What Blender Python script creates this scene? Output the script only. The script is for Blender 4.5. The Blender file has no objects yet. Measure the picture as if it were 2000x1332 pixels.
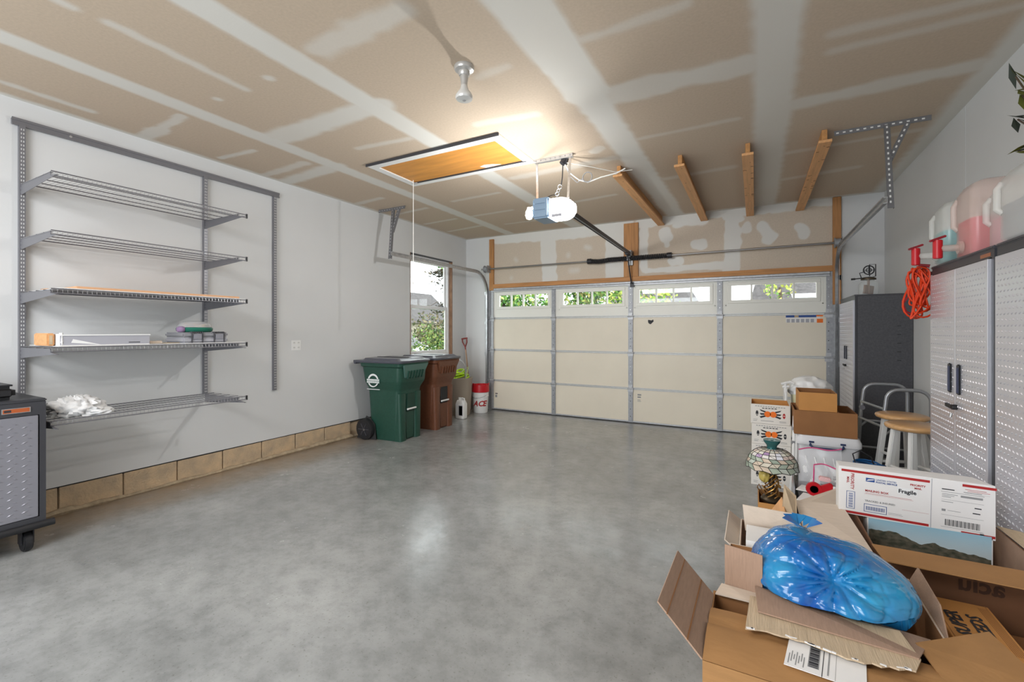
import bpy, math, random
import numpy as np
from mathutils import Vector as V, Matrix, Euler
C = bpy.context.scene.collection
sc = bpy.context.scene
R = math.radians
random.seed(4)

# ------------------------------------------------------------------ camera, world, lights
cd = bpy.data.cameras.new('camera'); cam = bpy.data.objects.new('camera', cd); C.objects.link(cam)
cam.location = (0, 0, 1.4); cam.rotation_euler = (R(90), 0, R(28.4))
cd.sensor_width = 36; cd.lens = 36*877/2000; cd.shift_y = (645-666)/2000; cd.clip_start = .05
sc.camera = cam
w = bpy.data.worlds.new('world'); sc.world = w; w.use_nodes = True
bg = w.node_tree.nodes['Background']; bg.inputs[0].default_value = (.93, .97, 1, 1); bg.inputs[1].default_value = 2.7
sc.view_settings.view_transform = 'Standard'; sc.view_settings.look = 'None'
sc.view_settings.exposure = 0.6; sc.view_settings.gamma = 1; sc.view_settings.use_curve_mapping = False
def light(name, kind, loc, power, col=(1, 1, 1), rot=(0, 0, 0), size=.1, sy=None):
    l = bpy.data.lights.new(name, kind); o = bpy.data.objects.new(name, l); C.objects.link(o)
    l.energy = power; l.color = col; o.location = loc; o.rotation_euler = rot
    if kind == 'AREA':
        l.size = size
        if sy: l.shape = 'RECTANGLE'; l.size_y = sy
    else: l.shadow_soft_size = size
    return o
light('ceiling_fill_behind', 'AREA', (-2.0, -1.1, 2.9), 84, (.97, .98, 1), (R(28), 0, 0), 2.6, 1.2)  # added soft fill from above, unseen behind the camera; no known lamp
light('doorway_fill', 'AREA', (-2.2, -2.3, 1.5), 50, (.86, .93, 1), (R(90), 0, 0), 3.0, 2.0)  # second added fill light, unseen behind the camera, brightens the room

# ------------------------------------------------------------------ helpers
def tag(o, label=None, cat=None, group=None, kind=None):
    if label: o['label'] = label
    if cat: o['category'] = cat
    if group: o['group'] = group
    if kind: o['kind'] = kind
    return o
def thing(name, label, cat, loc=(0, 0, 0), rz=0, group=None):
    o = bpy.data.objects.new(name, None); C.objects.link(o); o.empty_display_size = .1
    o.location = loc; o.rotation_euler = (0, 0, rz)
    return tag(o, label, cat, group)
def copytree(o, parent=None):
    c = o.copy(); C.objects.link(c)
    if parent: c.parent = parent
    for ch in list(o.children): copytree(ch, c)
    return c
def frame(d):
    d = V(d).normalized(); u = d.cross(V((0, 0, 1)))
    if u.length < 1e-4: u = V((1, 0, 0))
    u.normalize(); return u, d.cross(u)
class MB:
    def __init__(s): s.v = []; s.f = []; s.c = []
    def add(s, vs, fs, col=None):
        n = len(s.v); s.v += [tuple(a) for a in vs]; s.f += [tuple(i+n for i in f) for f in fs]; s.c += [col]*len(fs); return s
    def box(s, x0, x1, y0, y1, z0, z1, col=None):
        vs = [(x, y, z) for z in (z0, z1) for y in (y0, y1) for x in (x0, x1)]
        return s.add(vs, [(0, 2, 3, 1), (4, 5, 7, 6), (0, 1, 5, 4), (2, 6, 7, 3), (0, 4, 6, 2), (1, 3, 7, 5)], col)
    def obox(s, c, sz, rot=(0, 0, 0), col=None):
        m = Euler(rot).to_matrix(); h = [a/2 for a in sz]
        vs = [V(c)+m@V((x*h[0], y*h[1], z*h[2])) for z in (-1, 1) for y in (-1, 1) for x in (-1, 1)]
        return s.add(vs, [(0, 2, 3, 1), (4, 5, 7, 6), (0, 1, 5, 4), (2, 6, 7, 3), (0, 4, 6, 2), (1, 3, 7, 5)], col)
    def bar(s, p, q, w, h, up=(0, 0, 1), col=None):
        p = V(p); q = V(q); d = (q-p).normalized(); u = d.cross(V(up))
        if u.length < 1e-4: u = V((1, 0, 0))
        u.normalize(); n = u.cross(d)
        vs = [a+u*i*w/2+n*j*h/2 for a in (p, q) for j in (-1, 1) for i in (-1, 1)]
        return s.add(vs, [(0, 2, 3, 1), (4, 5, 7, 6), (0, 1, 5, 4), (2, 6, 7, 3), (0, 4, 6, 2), (1, 3, 7, 5)], col)
    def cyl(s, p, q, r, n=12, r2=None, col=None):
        return s.tube([p, q], r, n, radii=[r, r if r2 is None else r2], col=col)
    def tube(s, pts, r, n=8, radii=None, col=None, closed=False):
        pts = [V(p) for p in pts]; m = len(pts); vs = []; prev = None
        for i, p in enumerate(pts):
            if closed: d = pts[(i+1) % m]-pts[i-1]
            else: d = pts[min(i+1, m-1)]-pts[max(i-1, 0)]
            if d.length < 1e-7: d = V((0, 0, 1))
            d.normalize()
            if prev is None: u, _ = frame(d)
            else:
                u = prev-d*prev.dot(d)
                if u.length < 1e-5: u, _ = frame(d)
                u.normalize()
            prev = u; t = d.cross(u); rr = radii[i] if radii else r
            vs += [p+(u*math.cos(a)+t*math.sin(a))*rr for a in [2*math.pi*k/n for k in range(n)]]
        fs = []
        for i in range(m if closed else m-1):
            j = (i+1) % m
            fs += [(i*n+k, i*n+(k+1) % n, j*n+(k+1) % n, j*n+k) for k in range(n)]
        if not closed: fs += [tuple(range(n-1, -1, -1)), tuple((m-1)*n+k for k in range(n))]
        return s.add(vs, fs, col)
    def lathe(s, prof, c=(0, 0, 0), n=24, col=None, sx=1, sy=1):
        vs = []; fs = []; m = len(prof)
        for r, z in prof: vs += [(c[0]+sx*r*math.cos(2*math.pi*k/n), c[1]+sy*r*math.sin(2*math.pi*k/n), c[2]+z) for k in range(n)]
        for i in range(m-1): fs += [(i*n+k, i*n+(k+1) % n, (i+1)*n+(k+1) % n, (i+1)*n+k) for k in range(n)]
        if prof[0][0] > 0: fs.append(tuple(range(n-1, -1, -1)))
        if prof[-1][0] > 0: fs.append(tuple((m-1)*n+k for k in range(n)))
        return s.add(vs, fs, col)
    def loft(s, rings, cap=True, col=None):
        n = len(rings[0]); vs = [p for r in rings for p in r]; fs = []
        for i in range(len(rings)-1): fs += [(i*n+k, i*n+(k+1) % n, (i+1)*n+(k+1) % n, (i+1)*n+k) for k in range(n)]
        if cap: fs += [tuple(range(n-1, -1, -1)), tuple((len(rings)-1)*n+k for k in range(n))]
        return s.add(vs, fs, col)
    def prism(s, poly, t, col=None):      # polygon of 3-D points, extruded by vector t
        n = len(poly); t = V(t); vs = [V(p) for p in poly]+[V(p)+t for p in poly]
        return s.add(vs, [tuple(range(n-1, -1, -1)), tuple(n+k for k in range(n))]+[(k, (k+1) % n, n+(k+1) % n, n+k) for k in range(n)], col)
    def panel(s, pts, t=.004):
        a, b, c = V(pts[0]), V(pts[1]), V(pts[2]); n = (b-a).cross(c-a).normalized()
        if n.z < 0: n = -n
        return s.prism([V(p)-n*t for p in pts], n*t)
    def build(s, name, m, parent=None, smooth=None, bevel=0, world=True, seg=2):
        me = bpy.data.meshes.new(name)
        vs = s.v
        if parent is not None and world:
            off = V((0, 0, 0)); q = parent
            while q is not None: off += V(q.location); q = q.parent
            vs = [(a[0]-off.x, a[1]-off.y, a[2]-off.z) for a in vs]
        me.from_pydata(vs, [], s.f); me.update()
        import bmesh
        bm = bmesh.new(); bm.from_mesh(me); bmesh.ops.recalc_face_normals(bm, faces=bm.faces)
        if bevel: bmesh.ops.bevel(bm, geom=[e for e in bm.edges if len(e.link_faces) == 2 and e.calc_face_angle(0) > .5], offset=bevel, segments=seg, affect='EDGES', clamp_overlap=True)
        bm.to_mesh(me); bm.free()
        if any(c is not None for c in s.c) and not bevel:
            at = me.color_attributes.new('Col', 'FLOAT_COLOR', 'CORNER'); k = 0
            for i, f in enumerate(me.polygons):
                c = s.c[i] or (.5, .5, .5)
                for _ in range(f.loop_total): at.data[k].color = (c[0], c[1], c[2], 1); k += 1
        if smooth is not None:
            me.shade_smooth(); me.set_sharp_from_angle(angle=R(smooth))
        if m: me.materials.append(m)
        o = bpy.data.objects.new(name, me); C.objects.link(o)
        if parent is not None: o.parent = parent
        return o
def rrect(x0, x1, y0, y1, r, z, n=5):
    out = []
    for cx, cy, a0 in ((x1-r, y1-r, 0), (x0+r, y1-r, 90), (x0+r, y0+r, 180), (x1-r, y0+r, 270)):
        for k in range(n): a = R(a0+90*k/(n-1)); out.append((cx+r*math.cos(a), cy+r*math.sin(a), z))
    return out
def arc(c, r, a0, a1, n, ax='yz'):
    out = []
    for k in range(n+1):
        a = R(a0+(a1-a0)*k/n); u, v_ = r*math.cos(a), r*math.sin(a)
        out.append((c[0], c[1]+u, c[2]+v_) if ax == 'yz' else (c[0]+u, c[1], c[2]+v_) if ax == 'xz' else (c[0]+u, c[1]+v_, c[2]))
    return out

# ------------------------------------------------------------------ materials
def mat(name, col, rough=.5, metal=0, var=0, scale=8, bump=0, bscale=None, trans=0, emit=0, alpha=None, attr=False, stretch=None, coat=0, col2=None, rvar=0, ior=1.45, sss=0):
    m = bpy.data.materials.new(name); m.use_nodes = True; nt = m.node_tree; N = nt.nodes; L = nt.links; b = N['Principled BSDF']
    b.inputs['Base Color'].default_value = (*col, 1); b.inputs['Roughness'].default_value = rough; b.inputs['Metallic'].default_value = metal
    b.inputs['Transmission Weight'].default_value = trans; b.inputs['IOR'].default_value = ior; b.inputs['Coat Weight'].default_value = coat
    if sss: b.inputs['Subsurface Weight'].default_value = sss; b.inputs['Subsurface Radius'].default_value = (.05, .05, .05)
    if emit: b.inputs['Emission Color'].default_value = (*col, 1); b.inputs['Emission Strength'].default_value = emit
    if alpha is not None: b.inputs['Alpha'].default_value = alpha
    tc = N.new('ShaderNodeTexCoord'); mp = N.new('ShaderNodeMapping'); L.new(tc.outputs['Object'], mp.inputs[0])
    if stretch: mp.inputs['Scale'].default_value = stretch
    src = None
    if attr:
        a = N.new('ShaderNodeAttribute'); a.attribute_name = 'Col'; src = a.outputs['Color']; L.new(src, b.inputs['Base Color'])
    if var or col2 or rvar:
        n = N.new('ShaderNodeTexNoise'); n.inputs['Scale'].default_value = scale; n.inputs['Detail'].default_value = 5; L.new(mp.outputs[0], n.inputs[0])
        mx = N.new('ShaderNodeMix'); mx.data_type = 'RGBA'
        if attr:
            mx.blend_type = 'MULTIPLY'; mx.inputs['Factor'].default_value = 1; L.new(src, mx.inputs['A'])
            r2 = N.new('ShaderNodeMapRange'); r2.inputs['To Min'].default_value = 1-var; r2.inputs['To Max'].default_value = 1+var; L.new(n.outputs[0], r2.inputs[0]); L.new(r2.outputs[0], mx.inputs['B'])
        else:
            c2 = col2 or tuple(min(1, c*(1+var)) for c in col); c1 = col if col2 else tuple(c*(1-var) for c in col)
            mx.inputs['A'].default_value = (*c1, 1); mx.inputs['B'].default_value = (*c2, 1)
            r = N.new('ShaderNodeMapRange'); r.inputs['From Min'].default_value = .3; r.inputs['From Max'].default_value = .7; L.new(n.outputs[0], r.inputs[0]); L.new(r.outputs[0], mx.inputs['Factor'])
        L.new(mx.outputs['Result'], b.inputs['Base Color'])
        if rvar:
            r = N.new('ShaderNodeMapRange'); r.inputs['To Min'].default_value = rough-rvar; r.inputs['To Max'].default_value = rough+rvar; L.new(n.outputs[0], r.inputs[0]); L.new(r.outputs[0], b.inputs['Roughness'])
    if bump:
        n = N.new('ShaderNodeTexNoise'); n.inputs['Scale'].default_value = bscale or scale*4; n.inputs['Detail'].default_value = 4; L.new(mp.outputs[0], n.inputs[0])
        bp = N.new('ShaderNodeBump'); bp.inputs['Strength'].default_value = bump; bp.inputs['Distance'].default_value = .01; L.new(n.outputs[0], bp.inputs['Height']); L.new(bp.outputs[0], b.inputs['Normal'])
    return m
def mudmat(name, board, mud):
    m = mat(name, board, .85, var=.05, scale=60, bump=.05, bscale=90); nt = m.node_tree; N = nt.nodes; L = nt.links; b = N['Principled BSDF']
    a = N.new('ShaderNodeAttribute'); a.attribute_name = 'Mud'
    mx = N.new('ShaderNodeMix'); mx.data_type = 'RGBA'
    old = b.inputs['Base Color'].links[0].from_socket
    L.new(old, mx.inputs['A']); mx.inputs['B'].default_value = (*mud, 1); L.new(a.outputs['Fac'], mx.inputs['Factor']); L.new(mx.outputs['Result'], b.inputs['Base Color'])
    return m
def glassmat(name, tint=(1, 1, 1), refl=.06, rough=0):
    m = bpy.data.materials.new(name); m.use_nodes = True; nt = m.node_tree; N = nt.nodes; L = nt.links
    N.remove(N['Principled BSDF']); t = N.new('ShaderNodeBsdfTransparent'); t.inputs[0].default_value = (*tint, 1)
    g = N.new('ShaderNodeBsdfGlossy'); g.inputs['Roughness'].default_value = rough; l0 = N.new('ShaderNodeLayerWeight'); pw = N.new('ShaderNodeMath'); pw.operation = 'POWER'; pw.inputs[1].default_value = 5; L.new(l0.outputs['Facing'], pw.inputs[0]); lw = N.new('ShaderNodeMapRange'); lw.inputs['To Min'].default_value = .04; lw.inputs['To Max'].default_value = .9; L.new(pw.outputs[0], lw.inputs[0])
    mx = N.new('ShaderNodeMixShader'); L.new(lw.outputs[0], mx.inputs[0]); L.new(t.outputs[0], mx.inputs[1]); L.new(g.outputs[0], mx.inputs[2]); L.new(mx.outputs[0], N['Material Output'].inputs[0])
    return m
M = {}
M['wall'] = mat('wall_paint', (.66, .665, .665), .75, var=.025, scale=1.3, bump=.04, bscale=120)
M['ceil'] = mudmat('ceiling_board', (.545, .44, .335), (.69, .67, .62))
M['header'] = mudmat('header_board', (.59, .50, .405), (.70, .685, .65))
M['block'] = mat('concrete_block', (.62, .45, .28), .9, var=.25, scale=9, bump=.8, bscale=60, col2=(.42, .33, .23))
M['mortar'] = mat('mortar', (.42, .33, .22), .95, var=.2, scale=20, bump=.8, bscale=50)
M['wood'] = mat('fir_wood', (.50, .245, .085), .6, var=.18, scale=5, stretch=(7, .6, 7), bump=.1)
M['woodz'] = mat('fir_post', (.46, .22, .08), .6, var=.2, scale=5, stretch=(7, 7, .6), bump=.1)
M['woodx'] = mat('fir_header', (.48, .225, .08), .6, var=.2, scale=5, stretch=(.6, 7, 7), bump=.1)
M['woodl'] = mat('pale_board', (.70, .365, .155), .55, var=.14, scale=5, stretch=(8, .5, 8), bump=.1)
M['knot'] = mat('knot', (.08, .03, .01), .8)
M['galv'] = mat('galvanised_steel', (.55, .56, .58), .35, .85, var=.15, scale=25)
M['galvm'] = mat('galvanised_matte', (.46, .47, .49), .5, .5, var=.12, scale=30)
M['stile'] = mat('stile_steel', (.34, .35, .37), .5, .4, var=.12, scale=30)
M['angle'] = mat('punched_angle_steel', (.20, .20, .21), .5, .4)
M['steel'] = mat('bare_steel', (.32, .31, .3), .4, .8)
M['dark'] = mat('dark_metal', (.03, .03, .035), .45, .3)
M['black'] = mat('black_plastic', (.016, .016, .018), .5)
M['hole'] = mat('hole_dark', (.03, .03, .03), .9)
M['rackmetal'] = mat('rack_metal', (.22, .22, .24), .42, .5)
M['racklight'] = mat('rack_wire', (.48, .48, .50), .35, .6)
M['door'] = mat('door_cream', (.75, .685, .565), .5, var=.03, scale=2.2)
M['doorw'] = mat('door_trim_white', (.80, .79, .73), .45)
M['white'] = mat('white_plastic', (.82, .82, .81), .4)
M['whitem'] = mat('white_matte', (.78, .78, .76), .8)
M['vinyl'] = mat('window_vinyl', (.85, .86, .87), .35)
M['glass'] = glassmat('window_glass', (.96, .98, .97))
M['char'] = mat('charcoal_enamel', (.055, .056, .064), .42, .2)
M['charl'] = mat('charcoal_side', (.085, .085, .095), .45, .2, var=.15, scale=60)
M['plate'] = mat('tread_plate', (.70, .70, .76), .28, .55)
M['platel'] = mat('tread_plate_grey', (.30, .30, .34), .42, .45)
M['card'] = mat('cardboard', (.36, .185, .068), .8, var=.1, scale=6, bump=.12, stretch=(1, 1, 14))
M['cardo'] = mat('cardboard_orange', (.56, .26, .075), .75, var=.06, scale=6)
M['cardd'] = mat('cardboard_brown', (.30, .135, .05), .8, var=.1, scale=6)
M['cardx'] = mat('cardboard_shaded_brown', (.15, .065, .028), .8, var=.1, scale=6)  # darker brown with the shade under the front flap painted in
M['boxink'] = mat('brown_ink', (.06, .025, .012), .8)
M['cardi'] = mat('cardboard_inside', (.36, .235, .165), .85, var=.08, scale=8, bump=.15, stretch=(30, 3, 3))
M['cardc'] = mat('cardboard_pale', (.66, .55, .45), .85, var=.06, scale=8, bump=.08, stretch=(3, 30, 3))
M['cardt'] = mat('cardboard_torn', (.52, .40, .27), .85, var=.1, scale=12, bump=.3, bscale=50, stretch=(6, .4, 1))
M['cardw'] = mat('white_board', (.80, .78, .76), .6, var=.03, scale=5)
M['citrus'] = mat('citrus_box_white', (.76, .72, .66), .7)
M['ink'] = mat('black_ink', (.03, .03, .035), .7)
M['mount'] = mat('mountain_ink', (.035, .045, .028), .7, var=.1, scale=45, col2=(.16, .14, .10), stretch=(1, 1, 1.6))
M['inkg'] = mat('grey_ink', (.28, .28, .28), .7)
M['red'] = mat('red_ink', (.42, .02, .02), .6)
M['blueink'] = mat('blue_ink', (.03, .08, .28), .6)
M['orange'] = mat('orange_ink', (.85, .17, .01), .6)
M['redp'] = mat('red_plastic', (.55, .012, .02), .35)
M['green'] = mat('green_plastic', (.018, .068, .047), .42, var=.1, scale=40, bump=.06, bscale=200)
M['greenl'] = mat('green_plastic_pale', (.085, .17, .145), .4)
M['brown'] = mat('brown_plastic', (.15, .056, .028), .42, var=.1, scale=40, bump=.06, bscale=200)
M['lid'] = mat('lid_plastic', (.075, .078, .10), .35, coat=.3)
M['beige'] = mat('beige_plastic', (.40, .345, .28), .55)
M['lime'] = mat('lime_hose', (.52, .82, .02), .4)
M['cloth'] = mat('white_cloth', (.82, .82, .82), .9, bump=.2, bscale=60)
M['stoolw'] = mat('stool_white', (.80, .80, .78), .4)
M['stools'] = mat('stool_seat_wood', (.66, .38, .17), .35, var=.1, scale=5, stretch=(1, 12, 1), coat=.3)
M['alu'] = mat('walker_aluminium', (.36, .37, .39), .38, .6)
M['brass'] = mat('brass', (.55, .30, .09), .3, .9, var=.3, scale=40)
M['bronze'] = mat('dark_bronze', (.07, .05, .03), .4, .7)
M['lead'] = mat('lead_came', (.035, .035, .03), .5, .5)
M['attr'] = mat('coloured', (.5, .5, .5), .6, attr=True, var=.05)
M['shade'] = mat('stained_glass', (.5, .5, .5), .25, attr=True)
M['leaf'] = mat('leaf', (.5, .5, .5), .6, attr=True)
M['bark'] = mat('bark', (.10, .07, .05), .9)
M['blueh'] = mat('blue_handle', (.02, .035, .11), .4)
M['bluec'] = mat('blue_cord', (.01, .10, .28), .5)
M['cord'] = mat('orange_cord', (.72, .055, .012), .45)
M['cordd'] = mat('dark_red_cord', (.30, .02, .03), .5)
M['wirew'] = mat('white_cable', (.75, .75, .72), .5)
M['opener'] = mat('opener_housing', (.22, .31, .42), .4, .2)
M['bulb'] = mat('bulb_glow', (1, 1, .98), .4, emit=700)
M['lens'] = mat('lens_glow', (1, 1, 1), .4, emit=10)
M['spot'] = mat('reflector_bulb', (.72, .72, .70), .2, .25)
M['spotm'] = mat('socket_metal', (.50, .49, .47), .3, .4)
M['plywood'] = mat('hatch_plywood', (.62, .27, .055), .45, var=.16, scale=3, stretch=(.7, 5, 1))
M['jug'] = mat('clear_poly', (.84, .84, .80), .28, alpha=.34)
M['jugp'] = mat('rosy_poly', (.80, .62, .55), .28, alpha=.40)
M['teal'] = mat('teal_liquid', (.05, .42, .45), .2)
M['pink'] = mat('pink_liquid', (.75, .06, .14), .2)
M['greyl'] = mat('grey_liquid', (.40, .40, .44), .25)
M['bag'] = mat('clear_zip_bag', (.80, .80, .82), .12, alpha=.4)
M['pinkz'] = mat('pink_zipper', (.62, .08, .22), .4)
M['tile'] = mat('roof_shingle', (.105, .095, .095), .9, var=.3, scale=6)
M['siding'] = mat('house_siding', (.32, .30, .28), .8)
M['sidingw'] = mat('house_trim_white', (.82, .82, .82), .7)
M['grass'] = mat('lawn', (.06, .11, .03), .95, var=.4, scale=2)
M['asphalt'] = mat('driveway_concrete', (.34, .33, .31), .95, var=.1, scale=2)
M['rubber'] = mat('rubber_seal', (.02, .02, .02), .7)
M['butcher'] = mat('jar_glass', (.80, .85, .83), .05, alpha=.25)

def text(body, size, m, o, xd, yd, parent, name='lettering', shear=0, bold=0, align='LEFT', world=True):
    c = bpy.data.curves.new('t', 'FONT'); c.body = body; c.size = size; c.shear = shear; c.offset = bold; c.align_x = align; c.resolution_u = 2; c.extrude = .0003
    ob = bpy.data.objects.new('t', c); me = bpy.data.meshes.new_from_object(ob)
    xd = V(xd).normalized(); yd = V(yd).normalized(); zd = xd.cross(yd)
    mm = Matrix((( xd.x, yd.x, zd.x, o[0]), (xd.y, yd.y, zd.y, o[1]), (xd.z, yd.z, zd.z, o[2]), (0, 0, 0, 1)))
    if world:
        off = V((0, 0, 0)); q = parent
        while q is not None: off += V(q.location); q = q.parent
        mm = Matrix.Translation(-off)@mm
    me.transform(mm); me.name = name; me.materials.clear(); me.materials.append(m)
    bpy.data.objects.remove(ob); bpy.data.curves.remove(c)
    r = bpy.data.objects.new(name, me); C.objects.link(r); r.parent = parent
    return r
class Sheet:      # flat print laid on a face: rectangles and polygons in (u,v) metres, 0.4 mm proud
    def __init__(s, o, xd, yd): s.o = V(o); s.x = V(xd).normalized(); s.y = V(yd).normalized(); s.n = s.x.cross(s.y); s.b = {}
    def p(s, u, v): return s.o+s.x*u+s.y*v
    def rect(s, u0, u1, v0, v1, k='ink', lift=.0004):
        s.b.setdefault(k, MB()).prism([s.p(u0, v0), s.p(u1, v0), s.p(u1, v1), s.p(u0, v1)], s.n*lift); return s
    def ell(s, u, v, ru, rv, k='ink', n=14, lift=.0006):
        s.b.setdefault(k, MB()).prism([s.p(u+ru*math.cos(2*math.pi*i/n), v+rv*math.sin(2*math.pi*i/n)) for i in range(n)], s.n*lift); return s
    def poly(s, pts, k='ink', lift=.0005):
        s.b.setdefault(k, MB()).prism([s.p(*a) for a in pts], s.n*lift); return s
    def done(s, parent, name='print', world=True):
        for k, b in s.b.items(): b.build(name, M[k], parent, world=world)

def grid(name, m, parent, o, xd, yd, w_, h_, st, blobs, seed=1, holes=()):
    nx = int(w_/st); ny = int(h_/st); xs = np.linspace(0, w_, nx+1); ys = np.linspace(0, h_, ny+1)
    X, Y = np.meshgrid(xs, ys); o = np.array(o, float); xd = np.array(xd, float); yd = np.array(yd, float)
    P = o+X[..., None]*xd+Y[..., None]*yd; co = P.reshape(-1, 3)
    a = X+o.dot(xd); b = Y+o.dot(yd)          # coordinates along the two axes
    rs = np.random.RandomState(seed)
    def nz(fr):
        q = np.zeros_like(a)
        for i in range(10):
            ang = rs.uniform(0, 6.28); k = fr*rs.uniform(.5, 1.6); q += np.sin(k*(a*math.cos(ang)+b*math.sin(ang))+rs.uniform(0, 6.28))
        return q/3.2
    n1, n2 = nz(9), nz(40)
    val = np.zeros_like(a)
    for (ax, ay, bx, by, r, soft, amt, rag) in blobs:
        dx, dy = bx-ax, by-ay; L2 = dx*dx+dy*dy+1e-9
        t = np.clip(((a-ax)*dx+(b-ay)*dy)/L2, 0, 1)
        d = np.hypot(a-(ax+t*dx), b-(ay+t*dy))+rag*(n1*.6+n2*.4)
        val = np.maximum(val, amt*np.clip((r-d)/soft+.5, 0, 1))
    val = np.clip(val*(1+.05*n1), 0, 1)
    idx = np.arange((nx+1)*(ny+1)).reshape(ny+1, nx+1)
    f = np.stack([idx[:-1, :-1], idx[:-1, 1:], idx[1:, 1:], idx[1:, :-1]], -1).reshape(-1, 4)
    for (h0, h1, h2, h3) in holes:
        ca = a[:-1, :-1].ravel(); cb = b[:-1, :-1].ravel(); f = f[~((ca > h0) & (ca < h1-st) & (cb > h2) & (cb < h3-st))]
    me = bpy.data.meshes.new(name); me.vertices.add(len(co)); me.vertices.foreach_set('co', co.ravel())
    me.loops.add(f.size); me.loops.foreach_set('vertex_index', f.ravel().astype(np.int32))
    me.polygons.add(len(f)); me.polygons.foreach_set('loop_start', np.arange(0, f.size, 4, dtype=np.int32)); me.update(calc_edges=True); me.validate()
    at = me.attributes.new('Mud', 'FLOAT', 'POINT'); at.data.foreach_set('value', val.ravel().astype(np.float32))
    me.materials.append(m); ob = bpy.data.objects.new(name, me); C.objects.link(ob); ob.parent = parent
    return ob

# ------------------------------------------------------------------ floor
XL, XR, YF, YN, ZC = -4.64, 1.36, 6.82, -2.5, 3.05
fm = mat('polished_concrete', (.29, .30, .295), .2); nt = fm.node_tree; N = nt.nodes; L = nt.links; b = N['Principled BSDF']
tc = N.new('ShaderNodeTexCoord')
def noise(s, d=6, r=.6):
    n = N.new('ShaderNodeTexNoise'); n.inputs['Scale'].default_value = s; n.inputs['Detail'].default_value = d; n.inputs['Roughness'].default_value = r; L.new(tc.outputs['Object'], n.inputs[0]); return n.outputs[0]
def ramp(src, stops):
    r = N.new('ShaderNodeValToRGB'); L.new(src, r.inputs[0]); e = r.color_ramp.elements
    while len(e) < len(stops): e.new(.5)
    for q, (p, c) in zip(e, stops): q.position = p; q.color = (*c, 1)
    return r.outputs[0]
def mixc(a, b_, f, mode='MIX'):
    m = N.new('ShaderNodeMix'); m.data_type = 'RGBA'; m.blend_type = mode
    for s, v_ in (('A', a), ('B', b_), ('Factor', f)):
        if hasattr(v_, 'links'): L.new(v_, m.inputs[s])
        else: m.inputs[s].default_value = v_
    return m.outputs['Result']
c1 = ramp(noise(1.1), [(.3, (.235, .24, .235)), (.5, (.30, .305, .30)), (.72, (.40, .405, .395))])
c2 = ramp(noise(9, 8, .7), [(.3, (.66, .66, .66)), (.55, (1, 1, 1)), (.75, (1.12, 1.12, 1.12))])
c3 = mixc(c1, c2, .75, 'MULTIPLY')
sp = ramp(noise(70, 3), [(.30, (.45, .42, .38)), (.40, (1, 1, 1))]); c4 = mixc(c3, sp, .5, 'MULTIPLY')
sx = N.new('ShaderNodeSeparateXYZ'); L.new(tc.outputs['Object'], sx.inputs[0])   # tan dirt along the left curb
mr = N.new('ShaderNodeMapRange'); mr.inputs['From Min'].default_value = -4.05; mr.inputs['From Max'].default_value = -4.6; L.new(sx.outputs[0], mr.inputs[0])
mm_ = N.new('ShaderNodeMath'); mm_.operation = 'MULTIPLY'; L.new(mr.outputs[0], mm_.inputs[0]); nn = noise(3.5); mm2 = N.new('ShaderNodeMath'); mm2.operation = 'MULTIPLY'; mm2.inputs[1].default_value = 1.5; L.new(nn, mm2.inputs[0]); L.new(mm2.outputs[0], mm_.inputs[1])
L.new(mixc(c4, (.30, .21, .13, 1), mm_.outputs[0]), b.inputs['Base Color'])
rr = N.new('ShaderNodeMapRange'); rr.inputs['From Min'].default_value = .3; rr.inputs['From Max'].default_value = .7; rr.inputs['To Min'].default_value = .10; rr.inputs['To Max'].default_value = .30; L.new(noise(3, 8, .7), rr.inputs[0]); L.new(rr.outputs[0], b.inputs['Roughness'])
b.inputs['Specular IOR Level'].default_value = .75
bp = N.new('ShaderNodeBump'); bp.inputs['Strength'].default_value = .12; bp.inputs['Distance'].default_value = .006; L.new(noise(22, 6), bp.inputs['Height']); L.new(bp.outputs[0], b.inputs['Normal'])
tag(MB().box(XL-.14, XR+.12, YN-.12, YF+.14, -.15, 0).build('floor', fm), kind='structure')

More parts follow.
